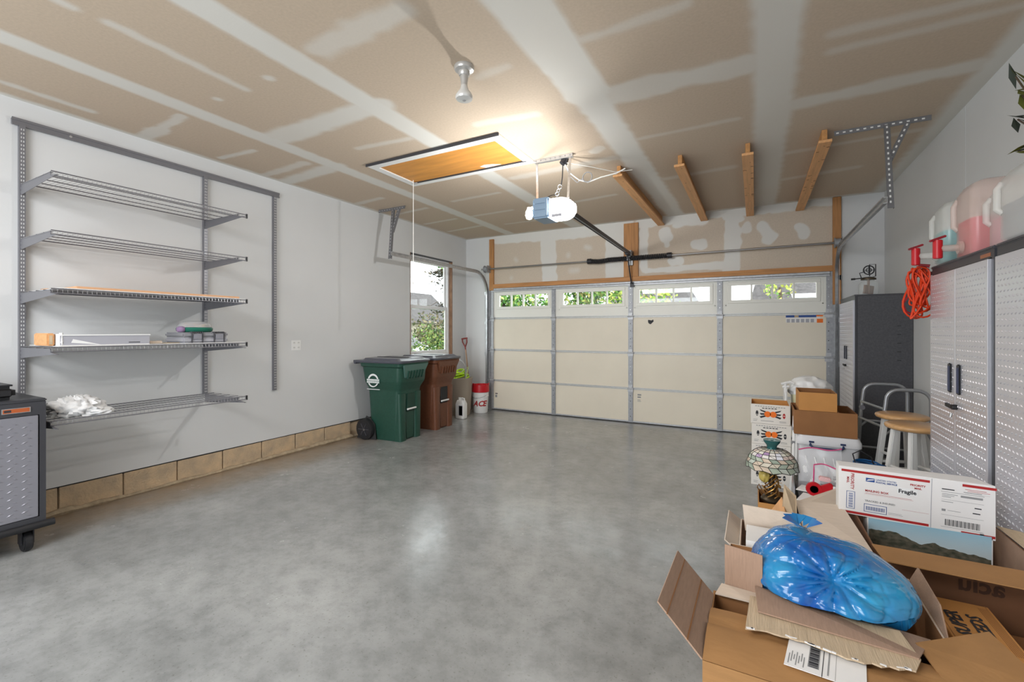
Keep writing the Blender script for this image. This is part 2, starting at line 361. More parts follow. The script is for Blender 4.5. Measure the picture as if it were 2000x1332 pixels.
# ------------------------------------------------------------------ ceiling with taped joints
cb = [(-3.74, -2.4, -3.69, 6.9, .085, .03, 1, .008), (-2.47, -2.4, -2.49, 6.9, .10, .03, 1, .008), (-1.13, -2.4, -1.03, 3.0, .16, .03, .9, .012), (-1.03, 2.9, -1.0, 6.9, .12, .04, .95, .012),
      (.10, -2.4, .12, 6.9, .125, .05, .85, .012), (-4.66, -2.4, -4.66, 6.9, .07, .05, 1, .01), (1.40, -2.4, 1.40, 6.9, .16, .07, 1, .015), (-4.7, 6.85, 1.4, 6.85, .10, .05, 1, .01),
      (-4.41, -.6, -4.40, 1.47, .03, .03, .8, .01), (-3.05, 1.10, -3.07, 1.84, .035, .03, .7, .012), (-3.09, -1, -3.07, .95, .03, .03, .7, .01),
      (-2.80, 1.825, -2.79, 1.83, .03, .02, .8, .01), (-3.38, 1.82, -3.37, 1.83, .03, .02, .8, .01), (-4.6, 1.88, -4.3, 1.87, .07, .02, .8, .02), (-4.3, 1.86, -3.9, 1.84, .04, .02, .8, .02),
      (-4.5, 2.46, -4.05, 2.50, .035, .02, .8, .01), (-3.6, 2.44, -2.42, 2.43, .11, .05, .9, .02), (-4.58, 3.2, -3.69, 3.14, .09, .05, .9, .02), (-4.6, 2.95, -3.9, 2.93, .05, .03, .7, .02),
      (-3.17, 2.92, -2.61, 2.98, .035, .03, .6, .01), (-2.23, 1.79, -1.62, 1.77, .075, .05, .6, .03), (-1.58, 2.47, -1.36, 2.46, .03, .03, .4, .01), (-1.95, 3.03, -1.47, 3.10, .045, .03, .4, .01),
      (-.95, 2.44, -.31, 2.42, .035, .03, .5, .012), (-.96, 3.93, -.12, 3.92, .03, .03, .5, .01), (-.97, 3.12, .02, 3.14, .12, .05, .75, .03), (.25, 3.87, 1.3, 3.83, .09, .05, .75, .02),
      (.39, 3.05, 1.2, 3.10, .04, .04, .5, .01), (.41, 3.24, 1.3, 3.24, .035, .04, .5, .01), (-3.4, 4.7, -2.71, 4.66, .035, .03, .6, .01), (-3.6, 5.45, -2.93, 5.42, .035, .03, .6, .01),
      (-4.5, 4.85, -3.9, 4.78, .035, .03, .7, .01), (-4.5, 5.5, -3.9, 5.45, .035, .03, .7, .01), (-4.5, 6.1, -3.8, 6.0, .035, .03, .7, .01), (-2.06, 5.47, -1.5, 5.40, .035, .03, .6, .01), (-2.3, 4.3, -1.2, 4.25, .07, .05, .5, .02),
      (-3.4, 6.1, -2.8, 6.1, .035, .03, .6, .01), (.2, 5.75, .9, 5.65, .05, .05, .5, .01), (-.9, 5.1, -.2, 5.05, .05, .05, .5, .01), (-4.6, 4.2, -4.1, 4.15, .04, .03, .7, .01), (.2, 4.9, 1.2, 4.85, .04, .04, .5, .01),
      (-3.6, .3, -2.5, .3, .10, .05, .9, .02), (-2.3, .4, -1.3, .42, .09, .05, .7, .02), (-1.3, 4.02, -1.24, 3.96, .05, .02, .6, .01), (-1.12, 2.75, -1.1, 2.75, .015, .01, .6, .004), (-3.2, 3.9, -2.5, 3.98, .02, .03, .3, .01)]
ceil = tag(MB().box(XL-.1, XR+.1, YN-.1, YF+.1, ZC+.004, ZC+.12).build('ceiling', M['ceil']), kind='structure')
grid('plasterboard_surface', M['ceil'], ceil, (XL-.02, YN, ZC), (1, 0, 0), (0, 1, 0), XR-XL+.04, YF-YN+.02, .02, cb, 3)

# ------------------------------------------------------------------ walls
WY0, WY1, WZ0, WZ1 = 5.30, 6.40, .95, 2.595
wl = MB(); zb = .215
wl.box(XL-.13, XL, YN, WY0, zb, ZC).box(XL-.13, XL, WY1, YF+.1, zb, ZC).box(XL-.13, XL, WY0, WY1, zb, WZ0).box(XL-.13, XL, WY0, WY1, WZ1, ZC)
wallL = tag(wl.build('wall_left', M['wall']), kind='structure')
rl = random.Random(2)
y = -1.84; first = None
while y < 6.8:
    d = -.003+rl.uniform(-.003, .003)-(.03 if y > 4.0 else 0)
    e = .394
    o = MB().box(XL-.12, XL-.004+d, y+.004, min(y+e, 6.82), 0, .204+rl.uniform(-.002, .001)).build('block', M['block'], wallL, bevel=.004, seg=1)
    y += .4
m_ = MB(); y = -2
pts = []
while y < 6.8:
    a = rl.uniform(.012, .03)*(1.2+math.sin(y*2.1)); pts.append((XL-.004+a*.4, y, rl.uniform(.004, .014)+a*.3)); y += .06
m_.tube(pts, .01, 6, radii=[.009+p[2]*.8 for p in pts]).build('mortar_ledge', M['mortar'], wallL, smooth=50)
MB().box(XL-.13, XL-.012, YN, YF, .20, .218).build('shadow_gap', M['hole'], wallL)
wr = tag(MB().box(XR, XR+.12, YN, 4.478, 0, ZC).box(XR+.003, XR+.12, 4.478, 4.484, 0, ZC).box(XR, XR+.12, 4.484, YF+.1, 0, ZC).build('wall_right', M['wall']), kind='structure')
tag(MB().box(XL-.13, -3.6, YN-.12, YN, 0, ZC).box(-.8, XR+.12, YN-.12, YN, 0, ZC).box(-3.6, -.8, YN-.12, YN, 2.5, ZC).build('wall_near', M['wall']), kind='structure')
DX0, DX1, DZ = -4.10, .83, 2.135
wf = tag(MB().box(XL-.13, DX0-.03, YF, YF+.14, 0, ZC).box(DX1+.09, XR+.12, YF, YF+.14, 0, ZC).box(DX0-.03, DX1+.09, YF+.003, YF+.14, DZ+.005, ZC).build('wall_far', M['wall']), kind='structure')
hb = [(-4.1, 3.02, -2.3, 2.97, .11, .02, 1, .02), (-2.3, 3.02, -1.75, 3.0, .14, .02, 1, .02), (-3.02, 2.97, -2.98, 2.2, .13, .012, 1, .018), (-1.88, 3.0, -1.88, 2.2, .16, .012, 1, .018), (-4.1, 2.25, -4.1, 2.95, .035, .02, .7, .01),
      (-1.5, 3.0, .9, 3.03, .075, .012, 1, .025), (-1.45, 2.9, -1.45, 2.3, .06, .015, 1, .02), (-1.15, 2.82, -1.13, 2.76, .09, .012, 1, .025), (-1.14, 2.74, -1.12, 2.64, .04, .012, 1, .02), (-.74, 2.60, -.66, 2.60, .075, .012, 1, .022),
      (-.27, 2.97, -.27, 2.25, .10, .012, 1, .02), (-.1, 2.80, -.1, 2.78, .06, .012, .9, .02), (.10, 2.78, .16, 2.68, .065, .012, 1, .028), (.2, 2.62, .16, 2.6, .06, .012, 1, .03), (.51, 2.72, .55, 2.64, .065, .012, 1, .02),
      (-1.43, 2.28, -.35, 2.30, .045, .012, 1, .018), (-1.05, 2.40, -.95, 2.40, .07, .012, 1, .02), (-3.62, 2.62, -3.6, 2.60, .03, .06, .6, .01), (-2.35, 2.72, -2.3, 2.70, .04, .06, .6, .01), (-2.65, 2.62, -2.65, 2.6, .03, .06, .6, .01), (-2.6, 2.36, -2.5, 2.36, .05, .06, .5, .01), (-3.7, 2.3, -3.7, 2.3, .03, .06, .5, .01), (-.35, 2.96, -.2, 2.9, .07, .012, 1, .03), (-1.0, 2.92, -.6, 2.93, .05, .02, 1, .02), (.2, 2.95, .6, 2.97, .02, .02, .9, .01)]
grid('taped_plasterboard', M['header'], wf, (DX0-.03, YF-.001, DZ), (1, 0, 0), (0, 0, 1), DX1-DX0+.12, ZC-DZ, .012, hb, 7)
def trim(n, m, *a): return tag(MB().box(*a).build('trim_%d' % n, M[m], bevel=.002, seg=1), kind='structure')
trim(1, 'woodx', DX0+.06, DX1+.02, YF-.04, YF-.002, 2.135, 2.205)
trim(2, 'woodz', -4.125, -4.04, YF-.04, YF-.002, 2.10, 3.0)
trim(3, 'woodz', -1.745, -1.53, YF-.04, YF-.002, 2.206, 3.01)
trim(4, 'woodz', .85, .935, YF-.045, YF-.002, 1.72, 3.045)
tag(MB().box(.80, .98, YF+.062, YF+.12, 0, 2.2).box(-4.2, -4.07, YF+.062, YF+.12, 0, 2.2).box(-4.07, .80, YF+.062, YF+.12, 2.11, 2.2).build('trim_5', M['doorw']), kind='structure')
tag(MB().box(.83, .935, YF-.01, YF+.061, 0, 2.134).box(-4.14, -4.10, YF-.01, YF+.061, 0, 2.134).build('trim_6', M['stile']), kind='structure')

# ------------------------------------------------------------------ left window
wn = tag(MB().box(XL-.115, XL-.002, WY0, WY0+.018, WZ0, WZ1).box(XL-.115, XL-.002, WY1-.018, WY1, WZ0, WZ1).build('window_1', mat('jamb_brown', (.24, .13, .075), .6, var=.2, scale=12)), kind='structure')
MB().box(XL-.115, XL-.002, WY0+.018, WY1-.018, WZ1-.014, WZ1).build('head_jamb', M['charl'], wn)
MB().box(XL-.115, XL+.01, WY0+.018, WY1-.018, WZ0, WZ0+.02).build('window_sill', M['vinyl'], wn)
def ring(y0, y1, z0, z1, w_, x0, x1): return MB().box(x0, x1, y0, y0+w_, z0, z1).box(x0, x1, y1-w_, y1, z0, z1).box(x0, x1, y0+w_, y1-w_, z0, z0+w_).box(x0, x1, y0+w_, y1-w_, z1-w_, z1)
a0, a1 = WY0+.018, WY1-.018
ring(a0, a1, WZ0+.02, WZ1-.014, .045, XL-.13, XL-.06).build('window_frame', M['vinyl'], wn, bevel=.003, seg=1)
s1 = ring(a0+.045, a1-.045, 1.74, WZ1-.06, .05, XL-.12, XL-.095).build('upper_sash', M['vinyl'], wn, bevel=.003, seg=1)
s2 = ring(a0+.045, a1-.045, WZ0+.065, 1.80, .055, XL-.095, XL-.07).build('lower_sash', M['vinyl'], wn, bevel=.003, seg=1)
MB().box(XL-.11, XL-.106, a0+.09, a1-.09, 1.785, WZ1-.105).build('pane', M['glass'], s1)
MB().box(XL-.085, XL-.081, a0+.095, a1-.095, WZ0+.115, 1.75).build('pane', M['glass'], s2)
MB().box(XL-.07, XL-.055, 6.18, 6.22, 1.80, 1.815).build('sash_lock', M['dark'], s2)

# ------------------------------------------------------------------ garage door
gd = tag(bpy.data.objects.new('door_1', None), kind='structure'); C.objects.link(gd); gd.location = (-1.635, YF+.02, 0)
secz = [(.012, .512), (.532, 1.05), (1.07, 1.60), (1.62, 2.135)]
y0, y1 = YF+.012, YF+.055
bays = [-4.08, -2.91, -1.65, -.425, .81]
for i, (z0, z1) in enumerate(secz[:3]): MB().box(-4.09, .82, y0, y1, z0, z1).build('door_section', M['door'], gd, bevel=.004, seg=1)
wins = [(-3.99, -2.97), (-2.79, -1.735), (-1.565, -.51), (-.325, .73)]; wz0, wz1 = 1.765, 2.055
ts = MB(); ts.box(-4.09, .82, y0, y1, 1.62, wz0).box(-4.09, .82, y0, y1, wz1, 2.135); xx = [-4.09]+[q for p in wins for q in p]+[.82]
for i in range(0, len(xx), 2): ts.box(xx[i], xx[i+1], y0, y1, wz0, wz1)
ts.build('door_section', M['doorw'], gd)
for i, (p, q) in enumerate(wins):
    w_ = .045; fr = MB(); ya, yb = y0-.012, y1
    fr.box(p, q, ya, yb, wz0, wz0+w_).box(p, q, ya, yb, wz1-w_, wz1).box(p, p+w_, ya, yb, wz0+w_, wz1-w_).box(q-w_, q, ya, yb, wz0+w_, wz1-w_)
    fo = fr.build('window_frame', M['doorw'], gd, bevel=.003, seg=1)
    st = (q-p-2*w_)/4
    for k in range(1, 4):
        xk = p+w_+st*k; MB().box(xk-.011, xk+.011, ya+.006, yb-.006, wz0+w_, wz1-w_).build('glazing_bar', M['doorw'], fo)
    for k in range(4):
        xk = p+w_+st*k; MB().box(xk+.011, xk+st-.011, y0+.018, y0+.021, wz0+w_, wz1-w_).build('pane', M['glass'], fo)
    r_ = MB(); g = .03
    r_.box(p-g, q+g, y0-.004, y0, wz1+g-.012, wz1+g).box(p-g, q+g, y0-.004, y0, wz0-g, wz0-g+.012).box(p-g, p-g+.012, y0-.004, y0, wz0-g, wz1+g).box(q+g-.012, q+g, y0-.004, y0, wz0-g, wz1+g).build('embossed_border', M['doorw'], gd)
for z in (.522, 1.06, 1.61):
    MB().box(-4.085, .815, y0+.008, y1, z-.011, z+.011).build('joint_tongue', M['doorw'], gd)
    MB().box(-4.085, .815, y0-.010, y0+.004, z-.017, z-.008).box(-4.085, .815, y0-.010, y0+.004, z+.006, z+.014).build('joint_lip', M['galvm'], gd)
for j, x in enumerate(bays):
    wd = .022 if j in (0, 4) else .034
    for i, (z0, z1) in enumerate(secz):
        MB().box(x-wd, x+wd, y0-.02, y0-.001, z0, z1).box(x-wd*.6, x+wd*.6, y0-.024, y0-.02, z0+.01, z1-.01).build('stile', M['stile' if j else 'galvm'], gd)
        if j:
            hb_ = MB()
            for zz in (z0+.09, z0+.2, z0+.32, z1-.1): hb_.cyl((x, y0-.027, zz), (x, y0-.023, zz), .006, 8)
            hb_.build('screw_head', M['galv' if i % 2 else 'hole'], gd)
    for z in (.522, 1.06, 1.61):
        h_ = MB().box(x-.04, x+.04, y0-.031, y0-.02, z-.05, z-.008).box(x-.028, x+.028, y0-.031, y0-.02, z+.008, z+.055).cyl((x-.045, y0-.032, z), (x+.045, y0-.032, z), .011, 10)
        if j in (0, 4): s_ = 1 if j else -1; h_.cyl((x, y0-.035, z), (x+s_*.09, y0-.035, z), .006, 8).cyl((x+s_*.055, y0-.035, z), (x+s_*.075, y0-.035, z), .022, 12)
        h_.build('hinge', M['galvm'], gd, smooth=40)
MB().box(-4.09, .82, y0-.045, y0-.002, 2.098, 2.104).box(-4.09, .82, y0-.045, y0-.038, 2.075, 2.130).box(-4.09, .82, y0-.045, y0-.002, 2.128, 2.133).build('strut', M['galvm'], gd)
MB().box(-4.09, .82, y0-.006, y1, 0, .014).build('bottom_seal', M['rubber'], gd)
MB().box(-4.09, .82, y0-.008, y0, .014, .034).build('bottom_rail', M['galvm'], gd)
sh = Sheet((-1.55, y0-.0005, .42), (1, 0, 0), (0, 0, 1))
for k, (a, b_) in enumerate(((.0, .055), (-.035, .05), (-.07, .045), (-.09, .05))): sh.rect(0, b_, a, a+(.022 if k < 2 else .008), 'inkg')
sh.rect(-2.48, -2.43, -.14, -.125, 'ink').rect(-2.48, -2.44, -.2, -.155, 'inkg'); sh.done(gd, 'sticker')
oh = Sheet((-1.395, y0-.001, 1.50), (1, 0, 0), (0, 0, 1)).poly([(0, .02), (.0, .055), (.03, .05), (.05, .045), (.075, .06), (.08, .03), (.05, .0), (.035, -.012), (.012, .0)], 'ink', .003)
mg = thing('magnet', 'small black state-shaped magnet on the cream garage door below the third window', 'magnet', (-1.36, y0-.001, 1.53)); oh.done(mg, 'plate')
cal = thing('wall_calendar', 'narrow calendar strip with blue and orange header at right end of garage door', 'calendar', (.55, y0-.001, 1.5))
sh = Sheet((.355, y0-.001, 1.50), (1, 0, 0), (0, 0, 1)); sh.rect(0, .37, 0, .1, 'cardw', .001); sh.done(cal, 'sheet')
sh = Sheet((.355, y0-.0025, 1.50), (1, 0, 0), (0, 0, 1)); sh.rect(0, .095, .065, .1, 'blueink').rect(.14, .33, .065, .1, 'blueink').rect(.33, .40, .075, .1, 'orange').rect(.335, .40, -.005, .045, 'orange')
for k in range(6): sh.rect(.01+k*.052, .045+k*.052, .0, .045, 'greyl')
sh.rect(.095, .14, .065, .1, 'cardt'); sh.done(cal, 'print')

# ------------------------------------------------------------------ door tracks
def track(side, label):
    x = -4.165 if side < 0 else .885
    t = thing('door_track', label, 'track', (x, YF-.05, 0), group=None); s_ = side
    zt = 2.40; rad = .37; yv = YF-.045
    def prof(pts, name):        # C-channel following pts in the y-z plane
        b_ = MB(); secs = [(-.022, .012), (-.022, -.012), (.022, -.012), (.022, .012)]
        rings = []
        for i, p in enumerate(pts):
            d = V(pts[min(i+1, len(pts)-1)])-V(pts[max(i-1, 0)]); d.normalize(); n_ = V((0, -d.z, d.y)).normalized(); xx_ = V((1, 0, 0))
            q = V(p); r_ = []
            for (u, v_) in ((-.012, -.025), (-.012, .025), (.016, .028), (.016, .018), (-.006, .018), (-.006, -.018), (.016, -.018), (.016, -.028)): r_.append(q+xx_*(-s_*u)+n_*v_)
            rings.append(r_)
        b_.loft(rings); return b_.build(name, M['galv'], t, smooth=30)
    prof([(x, yv, .02), (x, yv, 1.0), (x, yv, zt-rad)], 'vertical_track')
    prof(arc((x, yv-rad, zt-rad), rad, 0, 90, 10), 'curved_track')
    prof([(x, yv-rad, zt), (x, 5.4, zt), (x, 4.40, zt)], 'horizontal_track')
    fl = MB()
    fl.box(x+s_*.012, x+s_*.018, yv-.02, yv+.04, .02, 2.15)
    fl.build('mounting_flange', M['stile'], t)
    for z in (.35, .95, 1.5, 2.02): MB().box(min(x+s_*.01, x+s_*.05), max(x+s_*.01, x+s_*.05), yv, YF-.0, z, z+.06).build('wall_bracket', M['galv'], t)
    def punched(p, q, w_, up, name='punched_angle', n=None):
        o_ = MB().bar(p, q, w_, .004, up).build(name, M['angle'], t)
        p, q = V(p), V(q); L_ = (q-p).length; n = int(L_/.045); d = (q-p)/L_; u = d.cross(V(up)).normalized(); nn_ = u.cross(d)
        h_ = MB()
        for k in range(n):
            c = p+d*(.022+k*.045)
            for s2 in (-1, 1): h_.prism([c+nn_*s2*.0022+u*a_*.0055+d*b2*.009 for a_, b2 in ((-1, -1), (1, -1), (1, 1), (-1, 1))], nn_*s2*.0006)
        tag(h_.build('slot', M['whitem'] if side > 0 else M['galv'], o_), kind='stuff')
        MB().bar(V(p)+u*w_/2+nn_*.012, V(q)+u*w_/2+nn_*.012, .003, .026, up).build('angle_flange', M['angle'], o_)
        return o_
    xa, xb = (-4.54, -4.07) if side < 0 else (.58, 1.19)
    xd = x+s_*.035
    punched((xa, 4.55, ZC-.02), (xb, 4.55, ZC-.02), .04, (0, 1, 0))
    punched((xd if side > 0 else -4.28, 4.545, ZC-.02), (xd if side > 0 else -4.22, 4.42, zt-.06), .04, (0, 1, 0))
    punched((xd+s_*-.0+(.13 if side > 0 else .03), 4.54, ZC-.03), (xd if side > 0 else -4.25, 4.5, ZC-.34), .036, (0, 1, 0))
    return t
track(-1, 'galvanised garage door track hanging along the left wall past the window')
track(1, 'galvanised garage door track curving up beside the right wall')

# ------------------------------------------------------------------ torsion shaft with spring
ts_ = thing('torsion_shaft', 'steel torsion shaft with dark coiled spring across the header above the garage door', 'shaft', (-1.63, 6.70, 2.47))
zs, ys = 2.47, 6.71
MB().cyl((-4.24, ys, zs), (.93, ys, zs), .0125, 12).build('shaft', M['steel'], ts_, smooth=40)
pts = []; n = 46*10
for k in range(n+1):
    t = k/n; x = -2.24+t*1.15; sag = -.012*math.sin(min(1, t*4)*math.pi) if t < .25 else 0; a = 2*math.pi*46*t
    pts.append((x, ys+.030*math.cos(a), zs+sag+.030*math.sin(a)))
MB().tube(pts, .0105, 5).build('spring', M['dark'], ts_, smooth=60)
for x in (-2.26, -1.07): MB().cyl((x-.03, ys, zs), (x+.03, ys, zs), .042, 14).build('spring_cone', M['dark'], ts_, smooth=40)
MB().box(-1.67, -1.60, ys+.02, YF-.042, zs-.10, zs+.09).box(-1.67, -1.62, ys-.03, ys+.02, zs-.03, zs+.03).build('centre_bearing', M['galvm'], ts_)
for x, s_ in ((-4.13, -1), (.90, 1)):
    MB().cyl((x-.035, ys, zs), (x+.02, ys, zs), .05, 18).cyl((x-.045, ys, zs), (x-.035, ys, zs), .062, 18).build('cable_drum', M['stile'], ts_, smooth=40)
    MB().box(x+.03, x+.036, ys-.05, YF-.04, zs-.06, zs+.06).build('end_bearing', M['stile'], ts_)
    MB().cyl((x, ys-.05, zs), (x+s_*.0, ys-.03, .05), .0018, 5).build('lift_cable', M['steel'], ts_)

# ------------------------------------------------------------------ garage door opener
ox, oy, oz = -1.535, 3.61, 2.46
op = thing('door_opener', 'blue-grey motorised garage door opener with glowing lamps hung from ceiling', 'opener', (ox, oy, oz))
MB().box(-1.705, -1.552, 3.525, 3.76, 2.368, 2.546).build('motor_housing', M['opener'], op, bevel=.012)
MB().box(-1.69, -1.58, 3.517, 3.526, 2.44, 2.448).box(-1.69, -1.58, 3.517, 3.526, 2.495, 2.501).box(-1.580, -1.562, 3.515, 3.526, 2.385, 2.53).build('rear_rib', M['opener'], op)
lens = MB(); rings = []
for k in range(7):
    t = k/6; x = -1.552+.19*t; s_ = math.sqrt(max(0.0, 1-(max(0, t-.45)/.62)**2)); rings.append([(x, p[0], p[1]) for p in [(3.64+(.10*s_+.01)*c_, 2.452+(.089*s_)*d_) for c_, d_ in [(math.copysign(abs(math.cos(a))**.5, math.cos(a)), math.copysign(abs(math.sin(a))**.5, math.sin(a))) for a in [2*math.pi*j/24 for j in range(24)]]]])
lens.loft(rings).build('lamp_lens', M['lens'], op, smooth=50)
MB().box(-1.52, -1.43, 3.518, 3.530, 2.365, 2.386).build('lens_catch', M['greyl'], op)
MB().lathe([(0, -.058), (.022, -.05), (.032, -.02), (.030, .01), (.016, .035), (.014, .05), (0, .05)], (-1.775, 3.606, 2.447), 16).build('lamp_bulb', M['bulb'], op, smooth=60)
MB().cyl((-1.775, 3.606, 2.485), (-1.70, 3.62, 2.50), .014, 10).build('lamp_socket', M['white'], op)
MB().cyl((-1.64, 3.64, 2.546), (-1.64, 3.64, 2.562), .042, 18).build('sprocket_cover', M['dark'], op)
MB().bar((-1.50, 3.74, 2.500), (-1.635, 6.66, 2.545), .03, .035).build('rail', M['stile'], op)
MB().bar((-1.517, 3.74, 2.493), (-1.652, 6.66, 2.538), .004, .04).bar((-1.483, 3.74, 2.493), (-1.618, 6.66, 2.538), .004, .04).build('rail_flange', M['dark'], op)
MB().box(-1.67, -1.60, 6.64, YF-.042, 2.50, 2.58).build('header_bracket', M['stile'], op)
MB().box(-1.88, -1.49, 3.93, 3.965, ZC-.035, ZC-.002).build('ceiling_angle', M['galv'], op)
h_ = MB()
for k in range(8): h_.cyl((-1.86+k*.05, 3.927, ZC-.018), (-1.86+k*.05, 3.931, ZC-.018), .008, 8)
tag(h_.build('angle_hole', M['inkg'], op), kind='stuff')
for x, x2 in ((-1.855, -1.70), (-1.515, -1.41)): MB().bar((x, 3.94, ZC-.03), (x2, 3.62, 2.535), .022, .004, (0, 1, 0)).build('hanger_strap', M['galv'], op)
arm = MB().tube([(-1.635, 6.66, 2.55), (-1.64, 6.60, 2.50), (-1.63, 6.66, 2.30), (-1.62, 6.74, 2.10)], .010, 6)
arm.box(-1.65, -1.59, y0-.05, y0-.02, 2.05, 2.12); arm.build('door_arm', M['dark'], op)
MB().box(-1.66, -1.61, 6.5, 6.66, 2.50, 2.55).build('trolley', M['dark'], op)
pc = thing('power_cable', 'white and grey cables drooping from ceiling box above the opener towards the wooden hangers', 'cable', (-1.6, 3.98, ZC))
MB().obox((-1.58, 3.97, ZC-.04), (.06, .05, .07), (0, .3, .2)).cyl((-1.60, 3.95, ZC-.08), (-1.57, 3.97, ZC-.03), .028, 10).build('plug', M['dark'], pc)
MB().tube([(-1.585, 3.96, ZC-.07), (-1.52, 3.97, ZC-.18), (-1.44, 3.98, ZC-.25), (-1.36, 3.99, ZC-.28), (-1.24, 4.0, ZC-.25), (-1.10, 4.02, ZC-.23), (-1.02, 4.02, ZC-.20)], .006, 8).build('white_lead', M['wirew'], pc, smooth=60)
MB().tube([(-1.57, 3.96, ZC-.07), (-1.35, 4.05, ZC-.12), (-1.15, 4.15, ZC-.17), (-1.0, 4.2, ZC-.16)], .003, 6).build('thin_lead', M['wirew'], pc, smooth=60)
MB().tube([(-1.58, 3.96, ZC-.07), (-1.53, 3.97, ZC-.2), (-1.46, 3.98, ZC-.27), (-1.40, 3.98, ZC-.24)], .004, 6).tube(arc((-1.36, 3.98, ZC-.235), .045, 0, 360, 14, 'xz')[:-1], .005, 6, closed=True).build('grey_lead', M['stile'], pc, smooth=60)
rc = thing('hanging_cord', 'dark cord with metal hooks hanging from plug down behind the opener', 'cord', (-1.6, 3.97, ZC-.1))
MB().tube([(-1.595, 3.96, ZC-.09), (-1.60, 3.96, ZC-.2), (-1.61, 3.96, ZC-.27)], .005, 6).tube([(-1.65, 3.93, ZC-.37), (-1.64, 3.80, 2.64), (-1.67, 3.66, 2.57)], .004, 6).build('cord', M['dark'], rc)
MB().tube(arc((-1.625, 3.96, ZC-.29), .02, 0, 330, 12, 'xz'), .004, 6).tube(arc((-1.64, 3.96, ZC-.325), .015, 90, 420, 12, 'xz'), .004, 6).tube(arc((-1.65, 3.955, ZC-.355), .018, 0, 359, 12, 'xz'), .005, 6).build('hook', M['stile'], rc, smooth=60)

# ------------------------------------------------------------------ attic hatch
ah = thing('attic_hatch', 'white framed ceiling hatch with orange-brown plywood panel', 'hatch', (-2.64, 3.6, ZC))
hx0, hx1, hy0, hy1 = -3.40, -1.885, 3.245, 3.95; z0 = ZC-.022
f_ = MB(); w_ = .085
f_.box(hx0, hx1, hy0, hy0+w_, z0, ZC).box(hx0, hx1, hy1-w_*.8, hy1, z0, ZC).box(hx0, hx0+w_, hy0+w_, hy1-w_*.8, z0, ZC).box(hx1-w_, hx1, hy0+w_, hy1-w_*.8, z0, ZC).build('frame', M['white'], ah, bevel=.003, seg=1)
MB().box(hx0-.006, hx1+.006, hy0-.008, hy0-.001, z0-.004, ZC).box(hx0+w_*.6, hx1-w_*.6, hy1-w_*.8-.022, hy1-w_*.8-.004, z0-.001, ZC-.002).build('edge_shade_gap', M['char'], ah)  # near strip paints the frame's shaded edge dark; far strip is a gap
MB().box(hx0+w_, hx1-w_, hy0+w_, hy1-w_*.8-.022, ZC-.012, ZC-.001).build('plywood_panel', M['plywood'], ah)
MB().prism([(-2.42, 3.80, ZC-.014), (-2.36, 3.78, ZC-.014), (-2.28, 3.80, ZC-.014), (-2.20, 3.845, ZC-.014), (-2.38, 3.855, ZC-.014)], (0, 0, .002)).build('paint_smear', M['whitem'], ah)
MB().box(-3.33, -3.27, 3.845, 3.862, z0-.012, z0).build('cord_eye', M['galvm'], ah)
MB().cyl((-3.28, 3.80, ZC-.012), (-3.28, 3.80, 1.925), .004, 6).lathe([(0, -.02), (.009, -.018), (.010, 0), (.004, .012), (0, .012)], (-3.28, 3.80, 1.92), 10).build('pull_cord', M['wirew'], ah, smooth=50)

# ------------------------------------------------------------------ ceiling spot lamp
lp = thing('ceiling_lamp', 'unlit reflector bulb in a porcelain socket on the bare ceiling', 'lamp', (-1.60, 2.33, ZC))
MB().lathe([(.062, 0), (.064, -.012), (.058, -.025), (.036, -.034), (.034, -.055), (.030, -.06)][::-1], (-1.60, 2.33, ZC), 24).build('socket_base', M['spotm'], lp, smooth=40)
MB().lathe([(0, -.06), (.026, -.06), (.024, -.085), (.021, -.10), (.021, -.125)][::-1], (-1.60, 2.33, ZC), 20).build('bulb_cap', M['spotm'], lp, smooth=40)
MB().lathe([(.021, -.12), (.028, -.145), (.046, -.17), (.054, -.185), (.055, -.195), (.050, -.205), (.02, -.212), (0, -.213)][::-1], (-1.60, 2.33, ZC), 28).build('bulb', M['spot'], lp, smooth=40)
MB().lathe([(0, -.214), (.010, -.2145), (.012, -.212)], (-1.60, 2.33, ZC), 12).build('bulb_mark', M['inkg'], lp)

# ------------------------------------------------------------------ wooden ceiling hangers
hl = ['first wooden T-shaped ceiling hanger from the opener, beside the hanging cable', 'second wooden T-shaped ceiling hanger from the opener, smooth and narrow', 'third wooden T-shaped ceiling hanger from the opener, pointing straight at viewer', 'rightmost knotty wooden T-shaped ceiling hanger, next to the steel track bracket']
for i, x in enumerate((-1.20, -.62, -.055, .505)):
    t = thing('ceiling_hanger', hl[i], 'hanger', (x, 5.6, ZC), group='wooden hangers under the ceiling')
    MB().box(x-.019, x+.019, 4.47, 6.78, 2.95, ZC-.001).build('joist_strip', M['wood'], t, bevel=.002, seg=1)
    MB().box(x-.046, x+.046, 4.42, 6.80, 2.927, 2.949).build('board', M['woodl'], t, bevel=.002, seg=1)
    k_ = MB(); rk = random.Random(i)
    for k in range(6 if i > 1 else 4):
        yy = 4.55+k*.36+rk.uniform(-.08, .08); xx = x+rk.uniform(-.02, .02); k_.lathe([(.0055, -.001), (0, -.0012)], (xx, yy, 2.9268), 8)
    if i > 1:
        for k in range(11): yy = 4.5+rk.uniform(0, 1.4); s_ = rk.choice((-1, 1)); k_.obox((x+s_*.032, yy, 2.9266), (.022, .008, .001), (0, 0, rk.uniform(-.3, .3)))
    k_.build('knot', M['knot'], t)

